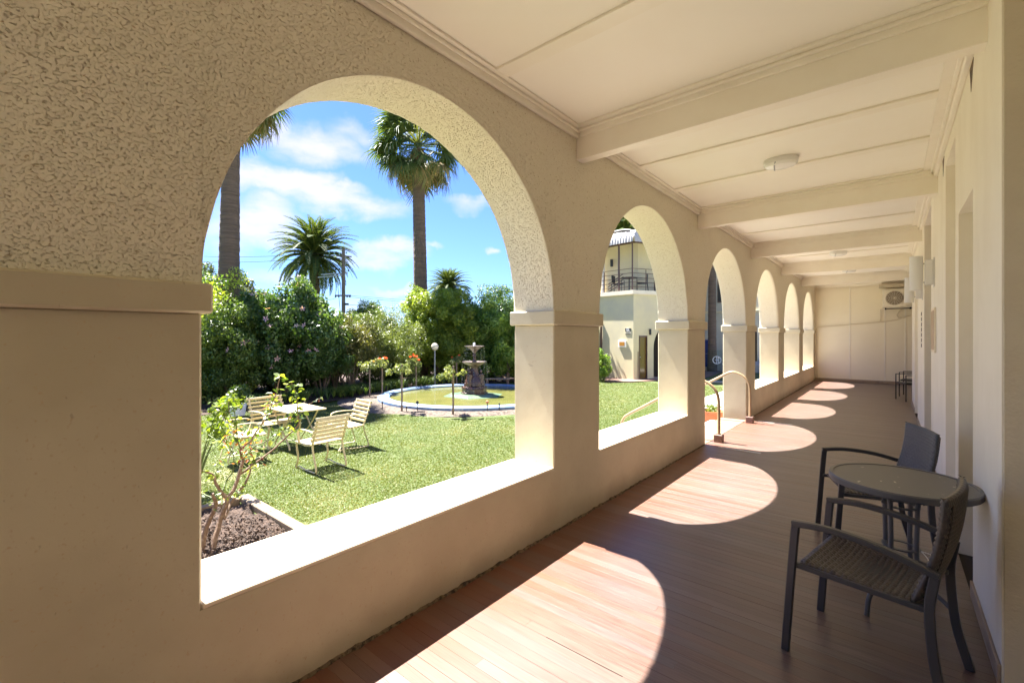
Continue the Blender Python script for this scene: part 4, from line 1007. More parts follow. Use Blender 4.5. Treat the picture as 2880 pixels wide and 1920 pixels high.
wire(pole_pt(-.5, -.1, 7.0), pole_pt(-.1, -.15, 3.0), .0, 'cable hanging down beside the power pole', .02)

# ------------------------------------------------------------------ pool and fountain
PC = (-11.0, 11.15)
m = MB(); NR = 96
vs = []; fs = []
for k in range(NR):
    a = 2 * math.pi * k / NR
    r_ = 3.75 + .12 * math.sin(3 * a) + .8 * max(0, math.cos(a - R(215))) ** 3
    vs += [(PC[0] + 3.0 * math.cos(a), PC[1] + 3.0 * math.sin(a), GZ + .05), (PC[0] + 3.35 * math.cos(a), PC[1] + 3.35 * math.sin(a), GZ + .045), (PC[0] + r_ * math.cos(a), PC[1] + r_ * math.sin(a), GZ - .01)]
for k in range(NR):
    j = (k + 1) % NR
    for q in range(2): fs.append((k * 3 + q, k * 3 + q + 1, j * 3 + q + 1, j * 3 + q))
m.add(vs, fs); tag(m.obj('mulch_ring', M['mulch'], None, True), kind='structure')
pool = empty('garden_pool', 'round garden pool with a pale blue painted rim and murky green water', 'pool', (PC[0], PC[1], GZ))
m = MB(); m.lathe([(2.78, 0), (2.78, .12), (2.82, .145), (3.1, .15), (3.15, .12), (3.16, -.02)], 120); m.obj('rim', M['blue_rim'], pool, True, 30)
m = MB(); m.lathe([(0, .075), (2.785, .075)], 96); o = m.obj('water', M['water'], pool, True)
m = MB(); m.lathe([(0, .13), (.72, .13), (.85, .085), (1.08, .08), (1.12, .0)], 6); m.v = [(q[0] * 1.0, q[1] * .95, q[2]) for q in m.v]; m.obj('plinth', M['algae'], pool)
ft = empty('fountain', 'two tier brown fountain with water falling from its bowls into the pool', 'fountain', (PC[0] - .05, PC[1] + .1, GZ + .1))
m = MB(); m.lathe([(0, .0), (.47, 0), (.47, .06), (.42, .08), (.42, .2), (.45, .22), (.43, .27), (.34, .3)], 8); m.obj('base', M['fount'], ft)
m = MB()
def lump(a, z): return 1 + .22 * math.cos(3 * a + .6) * max(0, 1 - z / .85) + .10 * math.sin(7 * a + z * 9)
m.lathe([(.31, .28), (.31, .36), (.27, .48), (.21, .62), (.16, .74), (.13, .84), (.12, .92), (.16, .98)], 30, fn=lump); m.obj('figure_column', M['fount'], ft, True)
for a in (0.5, 2.6, 4.7):   # seated figures round the column
    m = MB(); cx, cy = .24 * math.cos(a), .24 * math.sin(a)
    m.lathe([(0, .27), (.13, .29), (.14, .4), (.09, .5), (.11, .6), (.09, .7), (.04, .73)], 12, (cx, cy, 0), lambda q, z: 1 + .12 * math.sin(3 * q + z * 12)); m.lathe([(0, .72), (.05, .75), (.055, .80), (.03, .85), (0, .86)], 10, (cx * .95, cy * .95, 0)); m.obj('figure', M['fount'], ft, True)
m = MB(); m.lathe([(.10, .96), (.20, 1.0), (.36, 1.06), (.42, 1.10), (.425, 1.125), (.39, 1.12), (.2, 1.07), (.06, 1.06)], 48, fn=lambda a, z: 1 + .012 * math.sin(16 * a)); m.obj('lower_bowl', M['bowl_stone'], ft, True)
m = MB(); m.lathe([(.09, 1.06), (.07, 1.16), (.05, 1.26), (.075, 1.34), (.045, 1.40), (.06, 1.46), (.11, 1.54), (.16, 1.58)], 20, fn=lambda a, z: 1 + .08 * math.sin(5 * a + z * 20)); m.obj('stem', M['fount'], ft, True)
m = MB(); m.lathe([(.05, 1.42), (.10, 1.50), (.20, 1.58), (.33, 1.64), (.34, 1.665), (.31, 1.66), (.1, 1.63), (.03, 1.62)], 48); m.obj('upper_bowl', M['bowl_stone'], ft, True)
m = MB()
for k in range(9):
    a = rng.uniform(0, 6.28); r0 = rng.uniform(.0, .03); h_ = rng.uniform(.10, .17)
    m.tube([(r0 * math.cos(a), r0 * math.sin(a), 1.63), (r0 * 1.2 * math.cos(a), r0 * 1.2 * math.sin(a), 1.63 + h_ * .7), (r0 * 1.6 * math.cos(a), r0 * 1.6 * math.sin(a), 1.63 + h_)], [.022, .016, .006], 6)
m.obj('water_jet', M['foam'], ft, True)
m = MB(); g = rng
for (R0, zt, zb, n) in ((.345, 1.66, 1.12, 14), (.43, 1.115, .06, 14)):
    for k in range(n):
        a = 2 * math.pi * k / n + g.uniform(-.12, .12); zz = zt; rr = R0
        while zz > zb:
            ln = g.uniform(.012, .05); gap = g.uniform(.02, .09)
            z2 = max(zb, zz - ln); m.tube([(rr * math.cos(a), rr * math.sin(a), zz), ((rr + .004) * math.cos(a), (rr + .004) * math.sin(a), z2)], g.uniform(.0018, .0038), 4)
            zz = z2 - gap; rr += .002
o = m.obj('falling_water', M['spray'], ft, True); o['kind'] = 'stuff'
# small bench behind the pool
bn = empty('low_bench', 'low dark timber bench behind the pool near the first pier', 'bench', (-12.75, 14.35, GZ), R(38))
m = MB(); m.box(-.5, .55, -.16, -.01, .28, .32, .005); m.obj('plank', M['stake'], bn); m = MB(); m.box(-.5, .55, .01, .16, .28, .32, .005); m.obj('plank', M['stake'], bn)
for xx in (-.42, .45):
    m = MB(); m.box(xx - .05, xx + .05, -.13, .13, 0, .279, .005); m.obj('leg', M['bark'], bn)

# ------------------------------------------------------------------ standard roses, garden lights
def leaf_mesh(name, material, L=.06, w=.036, v=.5):
    V = [(0, 0, 0), (L * .3, w * .45, .004), (L * .7, w * .42, .002), (L, 0, -.008), (L * .7, -w * .42, .002), (L * .3, -w * .45, .004), (L * .35, 0, -.004), (L * .7, 0, -.006)]
    F = [(0, 6, 1), (1, 6, 7, 2), (2, 7, 3), (3, 7, 4), (4, 7, 6, 5), (5, 6, 0)]
    me = bpy.data.meshes.new(name); me.from_pydata(V, [], F); me.materials.append(material)
    a = me.attributes.new('v', 'FLOAT', 'FACE'); a.data.foreach_set('value', [v] * 6)
    me.update(); return me
def standard_rose(loc, h, stake, label, seed, bloom=0):
    e = empty('standard_rose', label, 'rose', loc, 0, 'staked standard roses round the pool'); g = np.random.default_rng(seed)
    m = MB(); m.tube(bez([(0, 0, -.05), (.01, .01, h * .4), (-.01, 0, h * .9)], 4), [.013] * 9, 6); m.obj('stem', M['stem'], e, True)
    m = MB(); sx = .03; m.box(sx, sx + .035, -.018, .018, -.05, stake or h * .9, .003); m.obj('stake', M['stake'], e)
    cs = []; rs = []; m = MB()
    for k in range(11):
        a = g.uniform(0, 6.28); d = g.uniform(.08, .34); q = np.array([math.cos(a) * d, math.sin(a) * d, h + g.uniform(-.10, .16)]); cs.append(q); rs.append(g.uniform(.07, .12))
        m.tube([(0, 0, h * .88), (q[0] * .5, q[1] * .5, h * .97), tuple(q)], [.008, .006, .004], 5)
    m.obj('branch', M['greenstem'], e, True)
    V, F, A = leaves(cs, rs, 520, .068, seed=seed, shell=.2, asp=.6); link('foliage', fastmesh('foliage', V, F, M['leaf_pale'], A), e)
    for k in range(bloom):
        q = cs[k % len(cs)] + np.array([.0, -.03, .10 + .02 * k]); m = MB()
        for s_, rr in ((0, .05), (1, .035), (2, .02)):
            for p_ in range(5):
                a = p_ * 1.257 + s_ * .6; m.add([q + [0, 0, -.02], q + [rr * math.cos(a - .5), rr * math.sin(a - .5), .015 + .012 * s_], q + [rr * 1.1 * math.cos(a), rr * 1.1 * math.sin(a), .03 + .012 * s_], q + [rr * math.cos(a + .5), rr * math.sin(a + .5), .015 + .012 * s_]], [(0, 1, 2, 3)])
        m.obj('bloom', M['petal_red'], e)
    return e
standard_rose((-13.8, 8.89, GZ), 1.06, 0, 'leftmost standard rose at the pool, round leafy head without flowers', 1)
standard_rose((-13.71, 9.33, GZ), 1.12, 0, 'standard rose with red blooms, second from the left at the pool', 2, 4)
standard_rose((-10.41, 7.71, GZ), 1.15, 1.32, 'standard rose with a tall bare stake above its sparse split head', 3)
standard_rose((-14.29, 11.27, GZ), 1.05, 1.2, 'standard rose with red blooms behind the pool rim, right of the bare stake', 4, 5)
standard_rose((-8.99, 8.31, GZ), 1.08, 1.31, 'standard rose in front of the fountain, nearest the veranda', 5)
standard_rose((-14.05, 13.2, GZ), 1.10, 0, 'standard rose with pinkish leaves behind the fountain bowls', 6, 2)
sp = [(-11.01, 7.52, .18, 'thin black garden light left of the tall bare rose stake'), (-10.01, 7.96, .24, 'solar garden light with a round top, right of the tall bare rose stake'), (-8.51, 9.17, .26, 'pale headed garden light right of the nearest standard rose'),
      (-8.32, 9.45, .18, 'short black garden light nearest the first pier'), (-10.24, 7.77, .10, 'tiny dark spike in the mulch beside the rose stake'), (-14.23, 9.91, .2, 'small garden light behind the left roses')]
for i, (a, b, h, lb) in enumerate(sp):
    e = empty('garden_light', lb, 'garden light', (a, b, GZ), 0, 'small spike lights round the pool')
    m = MB(); m.tube([(0, 0, -.03), (0, 0, h)], .012, 8); m.obj('stake', M['black'], e)
    m = MB(); r_ = .038 if i in (1, 2) else .02; m.lathe([(.0, 0), (r_, .01), (r_ * 1.1, .05), (r_ * .5, .075), (0, .08)], 14, (0, 0, h)); m.obj('lamp_head', M['black'] if i != 2 else M['terracotta'], e, True)
e = empty('globe_lamp', 'white globe garden lamp on a pole in front of the conifer', 'garden lamp', (-14.9, 12.78, GZ))
m = MB(); m.tube([(0, 0, 0), (0, 0, 1.55)], .028, 10); m.obj('pole', M['galv'], e, True)
m = MB(); m.lathe([(.05, 1.5), (.12, 1.54), (.155, 1.64), (.145, 1.72), (.08, 1.79), (0, 1.81)], 24); m.obj('globe', M['sill'], e, True)
e = empty('stone_planter', 'pale round stone bowl planter at the back of the lawn near the first pier', 'planter', (-14.1, 16.0, GZ))
m = MB(); m.lathe([(0, 0), (.14, 0), (.10, .06), (.17, .12), (.26, .24), (.28, .34), (.24, .38), (.2, .35), (0, .34)], 28); m.obj('bowl', M['path'], e, True)
e = empty('cordyline', 'potted plant with a skirt of dry straw coloured leaves in a terracotta pot', 'potted plant', (-14.9, 16.7, GZ))
m = MB(); m.lathe([(0, 0), (.26, 0), (.32, .42), (.34, .42), (.34, .48), (0, .46)], 24); m.obj('pot', M['terracotta'], e, True)
V, F, A = leaves([(0, 0, 1.0)], [(.3, .3, .62)], 500, .4, seed=8, asp=.07, up=0); link('dry_leaves', fastmesh('dry_leaves', V, F, M['straw'], A), e)
V, F, A = leaves([(0, 0, 1.7)], [(.42, .42, .4)], 260, .45, seed=9, asp=.09, up=1); link('foliage', fastmesh('foliage', V, F, M['leaf_fresh'], A), e)
e = empty('white_pot', 'white plastic pot with a leafy plant in front of the left shrubs', 'plant pot', (-13.3, 4.62, GZ))
m = MB(); m.lathe([(0, 0), (.17, 0), (.21, .28), (.2, .3), (0, .28)], 24); m.obj('pot', M['white'], e, True)
V, F, A = leaves([(0, 0, .5), (.1, .1, .65), (-.12, 0, .6)], [.22, .18, .18], 420, .11, seed=10); link('foliage', fastmesh('foliage', V, F, M['leaf_mid'], A), e)

# ------------------------------------------------------------------ garden table and slatted chairs
def garden_chair(loc, rz, label, proto=None):
    if proto: return copy_tree(proto, None, loc, rz, label)
    e = empty('garden_chair', label, 'chair', loc, rz, 'cream slatted chairs round the lawn table')
    for s in (-1, 1):
        y = .255 * s
        m = MB(); up = (0, 1, 0)
        m.tube(bez([(-.36, y, .86), (-.31, y, .70), (-.245, y, .50), (-.215, y, .42), (-.235, y, .30), (-.29, y, .15), (-.315, y, .04), (-.29, y, .012)], 5), 1, rect=(.012, .032), up=up)
        m.tube(bez([(-.215, y, .415), (0, y, .395), (.20, y, .415), (.255, y, .38), (.235, y, .28), (.21, y, .18), (.235, y, .08), (.275, y, .02), (.24, y, .012)], 5), 1, rect=(.012, .032), up=up)
        m.tube(bez([(.245, y, .012), (.18, y, .045), (.0, y, .02), (-.29, y, .012)], 4), 1, rect=(.010, .028), up=up)
        m.obj('side_frame', M['cream_metal'], e, True)
        m = MB(); yy = .285 * s
        m.tube(bez([(-.285, yy, .63), (-.1, yy, .645), (.08, yy, .64), (.16, yy, .60), (.15, yy, .52), (.12, yy, .42)], 5), 1, rect=(.036, .014), up=(0, 0, 1)); m.obj('armrest', M['cream_metal'], e, True)
    sl = MB(); sl.box(-.026, .026, -.29, .29, -.009, .009, .004); me = sl.mesh('slat', M['cream_metal'])
    for k in range(7): link('slat', me, e, (-.17 + k * .066, 0, .43 - .012 * math.sin(math.pi * k / 6)))
    for k in range(6):
        t = k / 5; o = link('slat', me, e, (-.225 - .145 * t, 0, .50 + .335 * t), (0, R(-68), 0))
    return e
gc = garden_chair((-7.04, 3.65, GZ), R(183), 'cream slatted garden chair nearest the veranda, its back to the arcade')
garden_chair((-7.93, 4.62, GZ), R(-93), 'cream slatted garden chair at the right end of the lawn table', gc)
garden_chair((-9.15, 3.86, GZ), R(8), 'cream slatted garden chair behind the lawn table, facing the veranda', gc).scale = (1.12, 1.22, 1.05)
garden_chair((-8.52, 3.08, GZ), R(84), 'cream slatted garden chair on the left of the lawn table, seen through the rose canes', gc)
gt = empty('garden_table', 'cream rectangular garden table on the lawn with folding crossed legs', 'table', (-8.83, 4.10, GZ), R(-1.5))
m = MB(); m.box(-.49, .49, -.36, .36, .695, .72, .006); m.obj('table_top', M['cream_metal'], gt)
for s in (-1, 1):
    m = MB(); m.tube(bez([(-.36, .28 * s, .69), (-.1, .28 * s, .42), (.3, .28 * s, .10), (.36, .28 * s, .0)], 5), 1, rect=(.012, .03), up=(0, 1, 0)); m.obj('leg', M['cream_metal'], gt, True)
    m = MB(); m.tube(bez([(.36, .25 * s, .69), (.1, .25 * s, .42), (-.3, .25 * s, .10), (-.36, .25 * s, .0)], 5), 1, rect=(.012, .03), up=(0, 1, 0)); m.obj('leg', M['cream_metal'], gt, True)

# ------------------------------------------------------------------ rose bed by the house
def soilfn(X, Y):
    out_ = np.zeros(X.shape)
    for i in range(X.shape[0]):
        for j in range(X.shape[1]):
            q = Vector((X[i, j], Y[i, j], 0)); out_[i, j] = .05 * noise.noise(q * 4) + .045 * noise.noise(q * 11) + .03 * noise.noise(q * 27)
    return out_
tag(link('rose_bed_soil', grid_sheet('rose_bed_soil', -6.35, -2.54, -1.2, 2.24, GZ - .015, 180, 170, M['soil'], soilfn)), kind='structure')
V, F, A = leaves([(-4.6, 1.2, GZ + .0)], [(1.7, 1.2, .05)], 9000, .03, seed=77, shell=0, asp=.6, up=.8)
keep = np.repeat((V.reshape(-1, 4, 3)[:, 0, 0] > -6.3) & (V.reshape(-1, 4, 3)[:, 0, 1] < 2.2), 4)
V = V[keep]; A = A[keep[::4]]; F = np.arange(len(V)).reshape(-1, 4)
V[:, 2] += .02
M['chips'] = mat('bark_chips', (.15, .1, .07), .9, attr=[(.025, .015, .01), (.06, .036, .025), (.11, .072, .05), (.20, .145, .105)])
tag(link('bark_chips', fastmesh('bark_chips', V, F, M['chips'], A)), 'loose brown bark chips on the soil of the rose bed', 'mulch', kind='stuff')
kb = empty('bed_edging', 'pale concrete edging strip round the rose bed by the house', 'edging')
xs_ = [-6.49, -5.62, -4.75, -3.88, -2.96]
for i in range(4):
    m = MB(); m.box(xs_[i] + .004, xs_[i + 1] - .004, 2.255, 2.385, GZ - .1, GZ + .035 + .004 * (i % 2), .008); m.obj('edging_block', M['kerb'], kb)
m = MB(); m.box(-2.95, -2.545, 2.255, 2.385, GZ - .1, GZ + .03, .008); m.obj('edging_block', M['kerb'], kb)
for i in range(4):
    y1 = 2.245 - i * .9; m = MB(); m.box(-6.49, -6.37, y1 - .892, y1, GZ - .1, GZ + .035 + .004 * (i % 2), .008); m.obj('edging_block', M['kerb'], kb)
BR = {'a': [(-5.12, 1.55, -.52), (-5.17, 1.6, -.37), (-5.2, 1.66, -.22), (-5.15, 1.7, -.05), (-5.16, 1.75, .02), (-5.18, 1.81, .16), (-5.2, 1.86, .31)],
      'a2': [(-5.15, 1.7, -.05), (-5.14, 1.64, .04), (-5.13, 1.59, .13), (-5.1, 1.55, .24), (-5.09, 1.49, .29)],
      'b': [(-5.2, 1.48, -.52), (-5.2, 1.53, -.28), (-5.09, 1.56, -.1), (-5.02, 1.55, 0), (-4.98, 1.51, .1)],
      'c': [(-5.18, 1.68, -.25), (-5.25, 1.75, -.14), (-5.29, 1.84, -.05), (-5.29, 1.91, .03), (-5.3, 1.96, .14), (-5.34, 2.0, .3)],
      'd': [(-5.18, 1.81, .16), (-5.17, 1.95, .25), (-5.15, 2.09, .34), (-5.14, 2.23, .45), (-5.07, 2.29, .54), (-5.0, 2.34, .63), (-5.01, 2.34, .75), (-5.01, 2.33, .87), (-5.03, 2.32, 1.0), (-5.06, 2.29, 1.09)],
      'e': [(-5.2, 1.86, .31), (-5.17, 1.95, .43), (-5.12, 2.05, .48), (-5.07, 2.16, .56), (-4.97, 2.24, .66)],
      'f': [(-5.2, 1.86, .31), (-5.16, 1.82, .43), (-5.08, 1.89, .52), (-5.03, 1.93, .63), (-4.94, 2.0, .8), (-4.91, 2.03, .91), (-4.88, 2.06, 1.01), (-4.86, 2.07, 1.12), (-4.84, 2.08, 1.19)],
      'g': [(-5.16, 1.82, .43), (-5.18, 1.8, .52), (-5.2, 1.79, .69), (-5.2, 1.78, .79), (-5.23, 1.77, .9)],
      'h': [(-5.33, 1.81, .39), (-5.55, 1.76, .45), (-5.76, 1.71, .52)], 'i': [(-5.33, 1.55, .38), (-5.27, 1.67, .51), (-5.22, 1.77, .67), (-5.2, 1.78, .71)],
      'j': [(-5.13, 1.55, .2), (-5.23, 1.63, .25), (-5.28, 1.72, .34), (-5.22, 1.77, .43)], 'k': [(-5.2, 1.66, -.1), (-5.3, 1.7, 0), (-5.38, 1.77, .09), (-5.33, 1.81, .19), (-5.33, 1.81, .39)]}
RAD = {'a': (.028, .016), 'a2': (.018, .01), 'b': (.026, .014), 'c': (.016, .008), 'd': (.011, .004), 'e': (.008, .004), 'f': (.010, .004), 'g': (.007, .004), 'h': (.005, .003), 'i': (.005, .003), 'j': (.007, .004), 'k': (.008, .005)}
rb = empty('rose_bush', 'tall leggy rose bush with bare canes in the bed beside the first arch', 'rose bush', (-5.15, 1.6, GZ))
ro = Vector((-5.15, 1.6, GZ)); paths = {}
for k, pts in BR.items():
    P_ = bez([Vector(q) - ro for q in pts], 5); paths[k] = P_
    m = MB(); a, b = RAD[k]; n = len(P_)
    m.tube([q + Vector((0, 0, 0)) + Vector((noise.noise(q * 14), noise.noise(q * 14 + Vector((9, 0, 0))), 0)) * .008 for q in P_], [a + (b - a) * i / (n - 1) for i in range(n)], 8)
    m.obj('cane', M['stem'] if a > .009 else M['greenstem'], rb, True)
g = random.Random(12); tw = []
for k in ('a', 'd', 'f', 'g', 'c', 'k', 'e', 'b', 'a2', 'h', 'd', 'f', 'k', 'c', 'j', 'g', 'a', 'f', 'e', 'i', 'd', 'b'):
    P_ = paths[k]; q = P_[g.randrange(len(P_) // 3, len(P_))]; d_ = Vector((g.gauss(0, 1), g.gauss(0, 1), g.uniform(.1, 1.3))).normalized() * g.uniform(.12, .34)
    pts_ = bez([q, q + d_ * .5 + Vector((g.gauss(0, .015), g.gauss(0, .015), 0)), q + d_], 4); m = MB(); m.tube(pts_, [.0045 - .0003 * i for i in range(len(pts_))], 5); m.obj('twig', M['greenstem'] if g.random() < .5 else M['stem'], rb, True); tw.append(pts_)
LR = [leaf_mesh('leaf', M['leaf_rose'], .068, .046, v) for v in (.05, .3, .6, .95)]; LRED = [leaf_mesh('leaf', M['leaf_red'], .055, .032, v) for v in (.1, .5, .9)]
def add_leaf(parent, q, g, meshes, s):
    o = link('leaf', g.choice(meshes), parent); o.matrix_local = Matrix.Translation(q) @ Matrix.Rotation(g.uniform(0, 6.28), 4, 'Z') @ Matrix.Rotation(g.uniform(-.5, 1.0), 4, 'Y') @ Matrix.Rotation(g.uniform(-.8, .8), 4, 'X') @ Matrix.Scale(s, 4)
g = random.Random(3)
for k, n, lo in (('d', 54, .45), ('e', 14, .5), ('f', 36, .35), ('g', 26, .2), ('a2', 10, .5), ('b', 8, .6), ('c', 14, .3), ('h', 10, .2), ('i', 8, .2), ('j', 8, .2)):
    for i in range(n):
        P_ = paths[k]; t = lo + (1 - lo) * g.random(); q = P_[min(len(P_) - 1, int(t * len(P_)))] + Vector((g.uniform(-.05, .05), g.uniform(-.05, .05), g.uniform(-.04, .05)))
        add_leaf(rb, q, g, LR, g.uniform(.6, 1.15))
for P_ in tw:
    for i in range(5): add_leaf(rb, P_[-1 - (i % 4)] + Vector((g.gauss(0, .012), g.gauss(0, .012), 0)), g, LR if g.random() < .85 else LRED, g.uniform(.5, .95))
for i in range(95):
    q = Vector(paths['f'][6]) + Vector((g.gauss(0, .07), g.gauss(0, .09), g.gauss(.02, .11))) ; add_leaf(rb, q, g, LRED if g.random() < .7 else LR, g.uniform(.5, .9))
# the yellow leaved rose beyond it, at the edge of the opening
x, y = along((600 - 1440) / 1280, 6.0)
yr = empty('rose_bush', 'dense yellow green rose bush at the left edge of the first arch', 'rose bush', (x - .25, y - .15, GZ))
m = MB(); tips = []
g = random.Random(9)
for i in range(16):
    a = g.uniform(0, 6.28); rr = g.uniform(.15, .75); tip = Vector((math.cos(a) * rr, math.sin(a) * rr, g.uniform(.75, 1.28)))
    m.tube(bez([(0, 0, 0), tip * .5 + Vector((0, 0, .1)), tip], 5), [.012 - .0008 * j for j in range(11)], 6); tips.append(tip)
m.obj('cane', M['greenstem'], yr, True)
V, F, A = leaves([tuple(q) for q in tips], [.15] * len(tips), 1500, .065, seed=21, shell=.15, asp=.62); o = link('foliage', fastmesh('foliage', V, F, M['leaf_rose'], A), yr); o['kind'] = 'stuff'

# terracotta pot plants
V, F, A = leaves([(-3.12 + a, 10.75 + b, GZ + .47) for a, b in ((-.12, 0), (.1, .1), (.08, -.12), (-.05, .12), (.0, 0))], [.11] * 5, 320, .05, seed=31, asp=.6)
tag(link('pot_plant', fastmesh('pot_plant', V, F, M['leaf_mid'], A)), 'low green plants growing in the round terracotta pot', 'plant')

# ------------------------------------------------------------------ tower building and courtyard wing
tb = empty('corner_building', 'two storey cream building with a railed balcony under a corrugated awning', 'building')
A_ = (-14.5, 21.45); B_ = (-9.55, 20.65); C2 = (-8.05, 23.6); D2 = (-10.1, 33.5); E2 = (-18, 33.5)
def wall_strip(a, b, z0, z1, th=.25, material=None, name='wall', par=None):
    a = Vector((*a, 0)); b = Vector((*b, 0)); d = (b - a).normalized(); nn = Vector((-d.y, d.x, 0)) * th
    m = MB(); m.prism([(a.x, a.y), (b.x, b.y), (b.x + nn.x, b.y + nn.y), (a.x + nn.x, a.y + nn.y)], z0, z1); return m.obj(name, material or M['bwall'], par or tb)
SL = 3.82
d2 = Vector((C2[0] - B_[0], C2[1] - B_[1])).normalized(); L2 = (Vector(C2) - Vector(B_)).length
def F2(s): return (B_[0] + d2.x * s, B_[1] + d2.y * s)
wall_strip(A_, B_, GZ, SL - .2)
# face 2: corner to door, over the door, door to arch, spandrel over the arch
wall_strip(F2(.002), F2(.33), GZ, SL - .2); wall_strip(F2(.33), F2(.82), 1.62, SL - .2); wall_strip(F2(.82), F2(1.22), GZ, SL - .2)
def arch_wall(name, mat_, par, P0, d, s0, s1, L, ztop, zspring, zcrown, z0, th=.25, n=20):
    """wall from s=0..L along d with an arch opening s0..s1"""
    nn = Vector((-d.y, d.x)); m = MB()
    cols = [(0, z0)] if s0 > 0 else []
    c = (s0 + s1) / 2; r = (s1 - s0) / 2
    prof = [(c - r * math.cos(math.pi * i / n), zspring + (zcrown - zspring) * math.sin(math.pi * i / n)) for i in range(n + 1)]
    def pt(s, z, k): return (P0[0] + d.x * s + nn.x * th * k, P0[1] + d.y * s + nn.y * th * k, z)
    pieces = [((0, z0), (s0, z0)), ((s1, z0), (L, z0))]
    for (a, b) in pieces:
        if b[0] - a[0] > .01:
            vs = [pt(a[0], z0, 0), pt(b[0], z0, 0), pt(b[0], ztop, 0), pt(a[0], ztop, 0), pt(a[0], z0, 1), pt(b[0], z0, 1), pt(b[0], ztop, 1), pt(a[0], ztop, 1)]
            m.add(vs, [(0, 1, 2, 3), (5, 4, 7, 6), (1, 5, 6, 2), (4, 0, 3, 7), (3, 2, 6, 7)])
    for i in range(n):
        (a, za), (b, zb) = prof[i], prof[i + 1]
        m.add([pt(a, za, 0), pt(b, zb, 0), pt(b, ztop, 0), pt(a, ztop, 0), pt(a, za, 1), pt(b, zb, 1), pt(b, ztop, 1), pt(a, ztop, 1)], [(0, 1, 2, 3), (5, 4, 7, 6), (0, 4, 5, 1)])
    return m.obj(name, mat_, par)
arch_wall('wall', M['bwall'], tb, F2(1.222), d2, .0, 1.7, L2 - 1.222, SL - .2, 1.0, 2.1, GZ)
m = MB(); q0 = Vector(F2(1.1)) + Vector((-d2.y, d2.x)) * .9; q1 = Vector(F2(3.3)) + Vector((-d2.y, d2.x)) * .9; m.prism([(q0.x, q0.y), (q1.x, q1.y), (q1.x - .3, q1.y + .3), (q0.x - .3, q0.y + .3)], GZ, 3.5); m.obj('shade_backing', M['dark'], tb)  # near-black slab: the shade inside the arch is put into its colour
wall_strip(C2, D2, GZ, 6.9, material=M['bwall2'])
# balcony slab, posts, rails
def inset(p_, k=0): return p_
m = MB(); m.prism([(A_[0], A_[1] - .12), (B_[0] + .04, B_[1] - .14), (C2[0] + .12, C2[1] - .05), (C2[0] - 2.5, C2[1] + 1.5), (A_[0], A_[1] + 2)], SL - .2, SL); m.obj('balcony_slab', M['sill'], tb)
d1 = Vector((A_[0] - B_[0], A_[1] - B_[1])).normalized()
def F1(s): return (B_[0] + d1.x * s, B_[1] + d1.y * s)
def post(P_, z0, z1, r=.035, material=None):
    m = MB(); m.tube([(P_[0], P_[1], z0), (P_[0], P_[1], z1)], r, 6); m.obj('post', material or M['brown_steel'], tb)
post(F1(.06), SL, 6.2); post(F1(.84), SL, 6.15, .05); post(F1(1.75), SL, 4.85, .03); post(F2(1.6), SL, 6.15); post(F2(.75), SL, 4.85, .02); post(F2(3.0), SL, 6.1)
for k in range(5):
    z = SL + .18 + k * .22
    m = MB(); m.tube([(*F1(3.5), z), (*F1(.06), z), (*F2(3.2), z)], .014, 5); m.obj('rail', M['brown_steel'], tb)
for k in range(4):   # stair rails rising behind
    m = MB(); m.tube([(F1(1.8)[0], F1(1.8)[1] + .5, SL + .05 + .14 * k), (F1(.85)[0], F1(.85)[1] + .5, SL + .5 + .14 * k)], .02, 5); m.obj('stair_rail', M['brown_steel'], tb)
# upper storey set back behind the balcony
A3 = (-14.5, 23.0); B3 = (-10.05, 22.25); C3 = (-9.15, 24.0)
wall_strip(A3, B3, SL + .001, 6.9); wall_strip(B3, C3, SL + .001, 6.9); wall_strip(C3, (-9.0, 26), SL + .001, 6.9)
m = MB(); m.tube([(-12.1, 22.35, SL), (-12.1, 22.35, 6.1)], .09, 8); m.obj('downpipe', M['trim'], tb)
m = MB(); m.box(-.07, .07, -.05, .03, 5.35, 5.75, .01, Matrix.Translation((-11.6, 22.38, 0))); m.obj('wall_light', M['black'], tb)
dd = (Vector(C3) - Vector(B3)).normalized(); nrm = Vector((dd.y, -dd.x))
def onB(s, o): return (B3[0] + dd.x * s + nrm.x * o, B3[1] + dd.y * s + nrm.y * o)
m = MB(); m.prism([onB(1.05, .001), onB(1.9, .001), onB(1.9, .05), onB(1.05, .05)], SL + .01, 5.9); m.obj('door', M['brown_steel'], tb)
# corrugated awning, curved down at its edge
def awning(P0, P1, inward):
    P0 = Vector(P0); P1 = Vector(P1); L = (P1 - P0).length; n = int(L / .035); vs = []; fs = []
    prof = [(-.25, 6.12), (-.22, 6.35), (-.10, 6.58), (.12, 6.74), (.6, 6.86), (1.8, 7.0)]
    for i in range(n + 1):
        q = P0.lerp(P1, i / n); c = .028 * math.sin(i / n * L / .16 * 2 * math.pi)
        for k, (o_, z) in enumerate(prof):
            w_ = o_ - c * (1 if k < 3 else .3); vs.append((q.x + inward[0] * w_, q.y + inward[1] * w_, z + c * (0 if k < 2 else .9)))
    kk = len(prof)
    for i in range(n):
        for k in range(kk - 1): a = i * kk + k; fs.append((a, a + kk, a + kk + 1, a + 1))
    m = MB(); m.add(vs, fs); return m.obj('awning', M['awning'], tb, True, 60)
n1 = (d1.y, -d1.x) if d1.y * 1 > 0 and -d1.x > 0 else (-d1.y, d1.x)
n1 = Vector((-d1.y, d1.x)); n1 = n1 if n1.y > 0 else -n1
n2 = Vector((-d2.y, d2.x)); n2 = n2 if n2.x < 0 else -n2
awning(F1(4.5), F1(-.12), n1); awning(F2(-.12), F2(3.5), n2)
m = MB(); m.tube([(*F1(4.5), 6.13), (*F1(-.1), 6.13), (*F2(3.5), 6.13)], 1, rect=(.05, .09), up=(0, 0, 1)); m.obj('eave_beam', M['brown_steel'], tb)
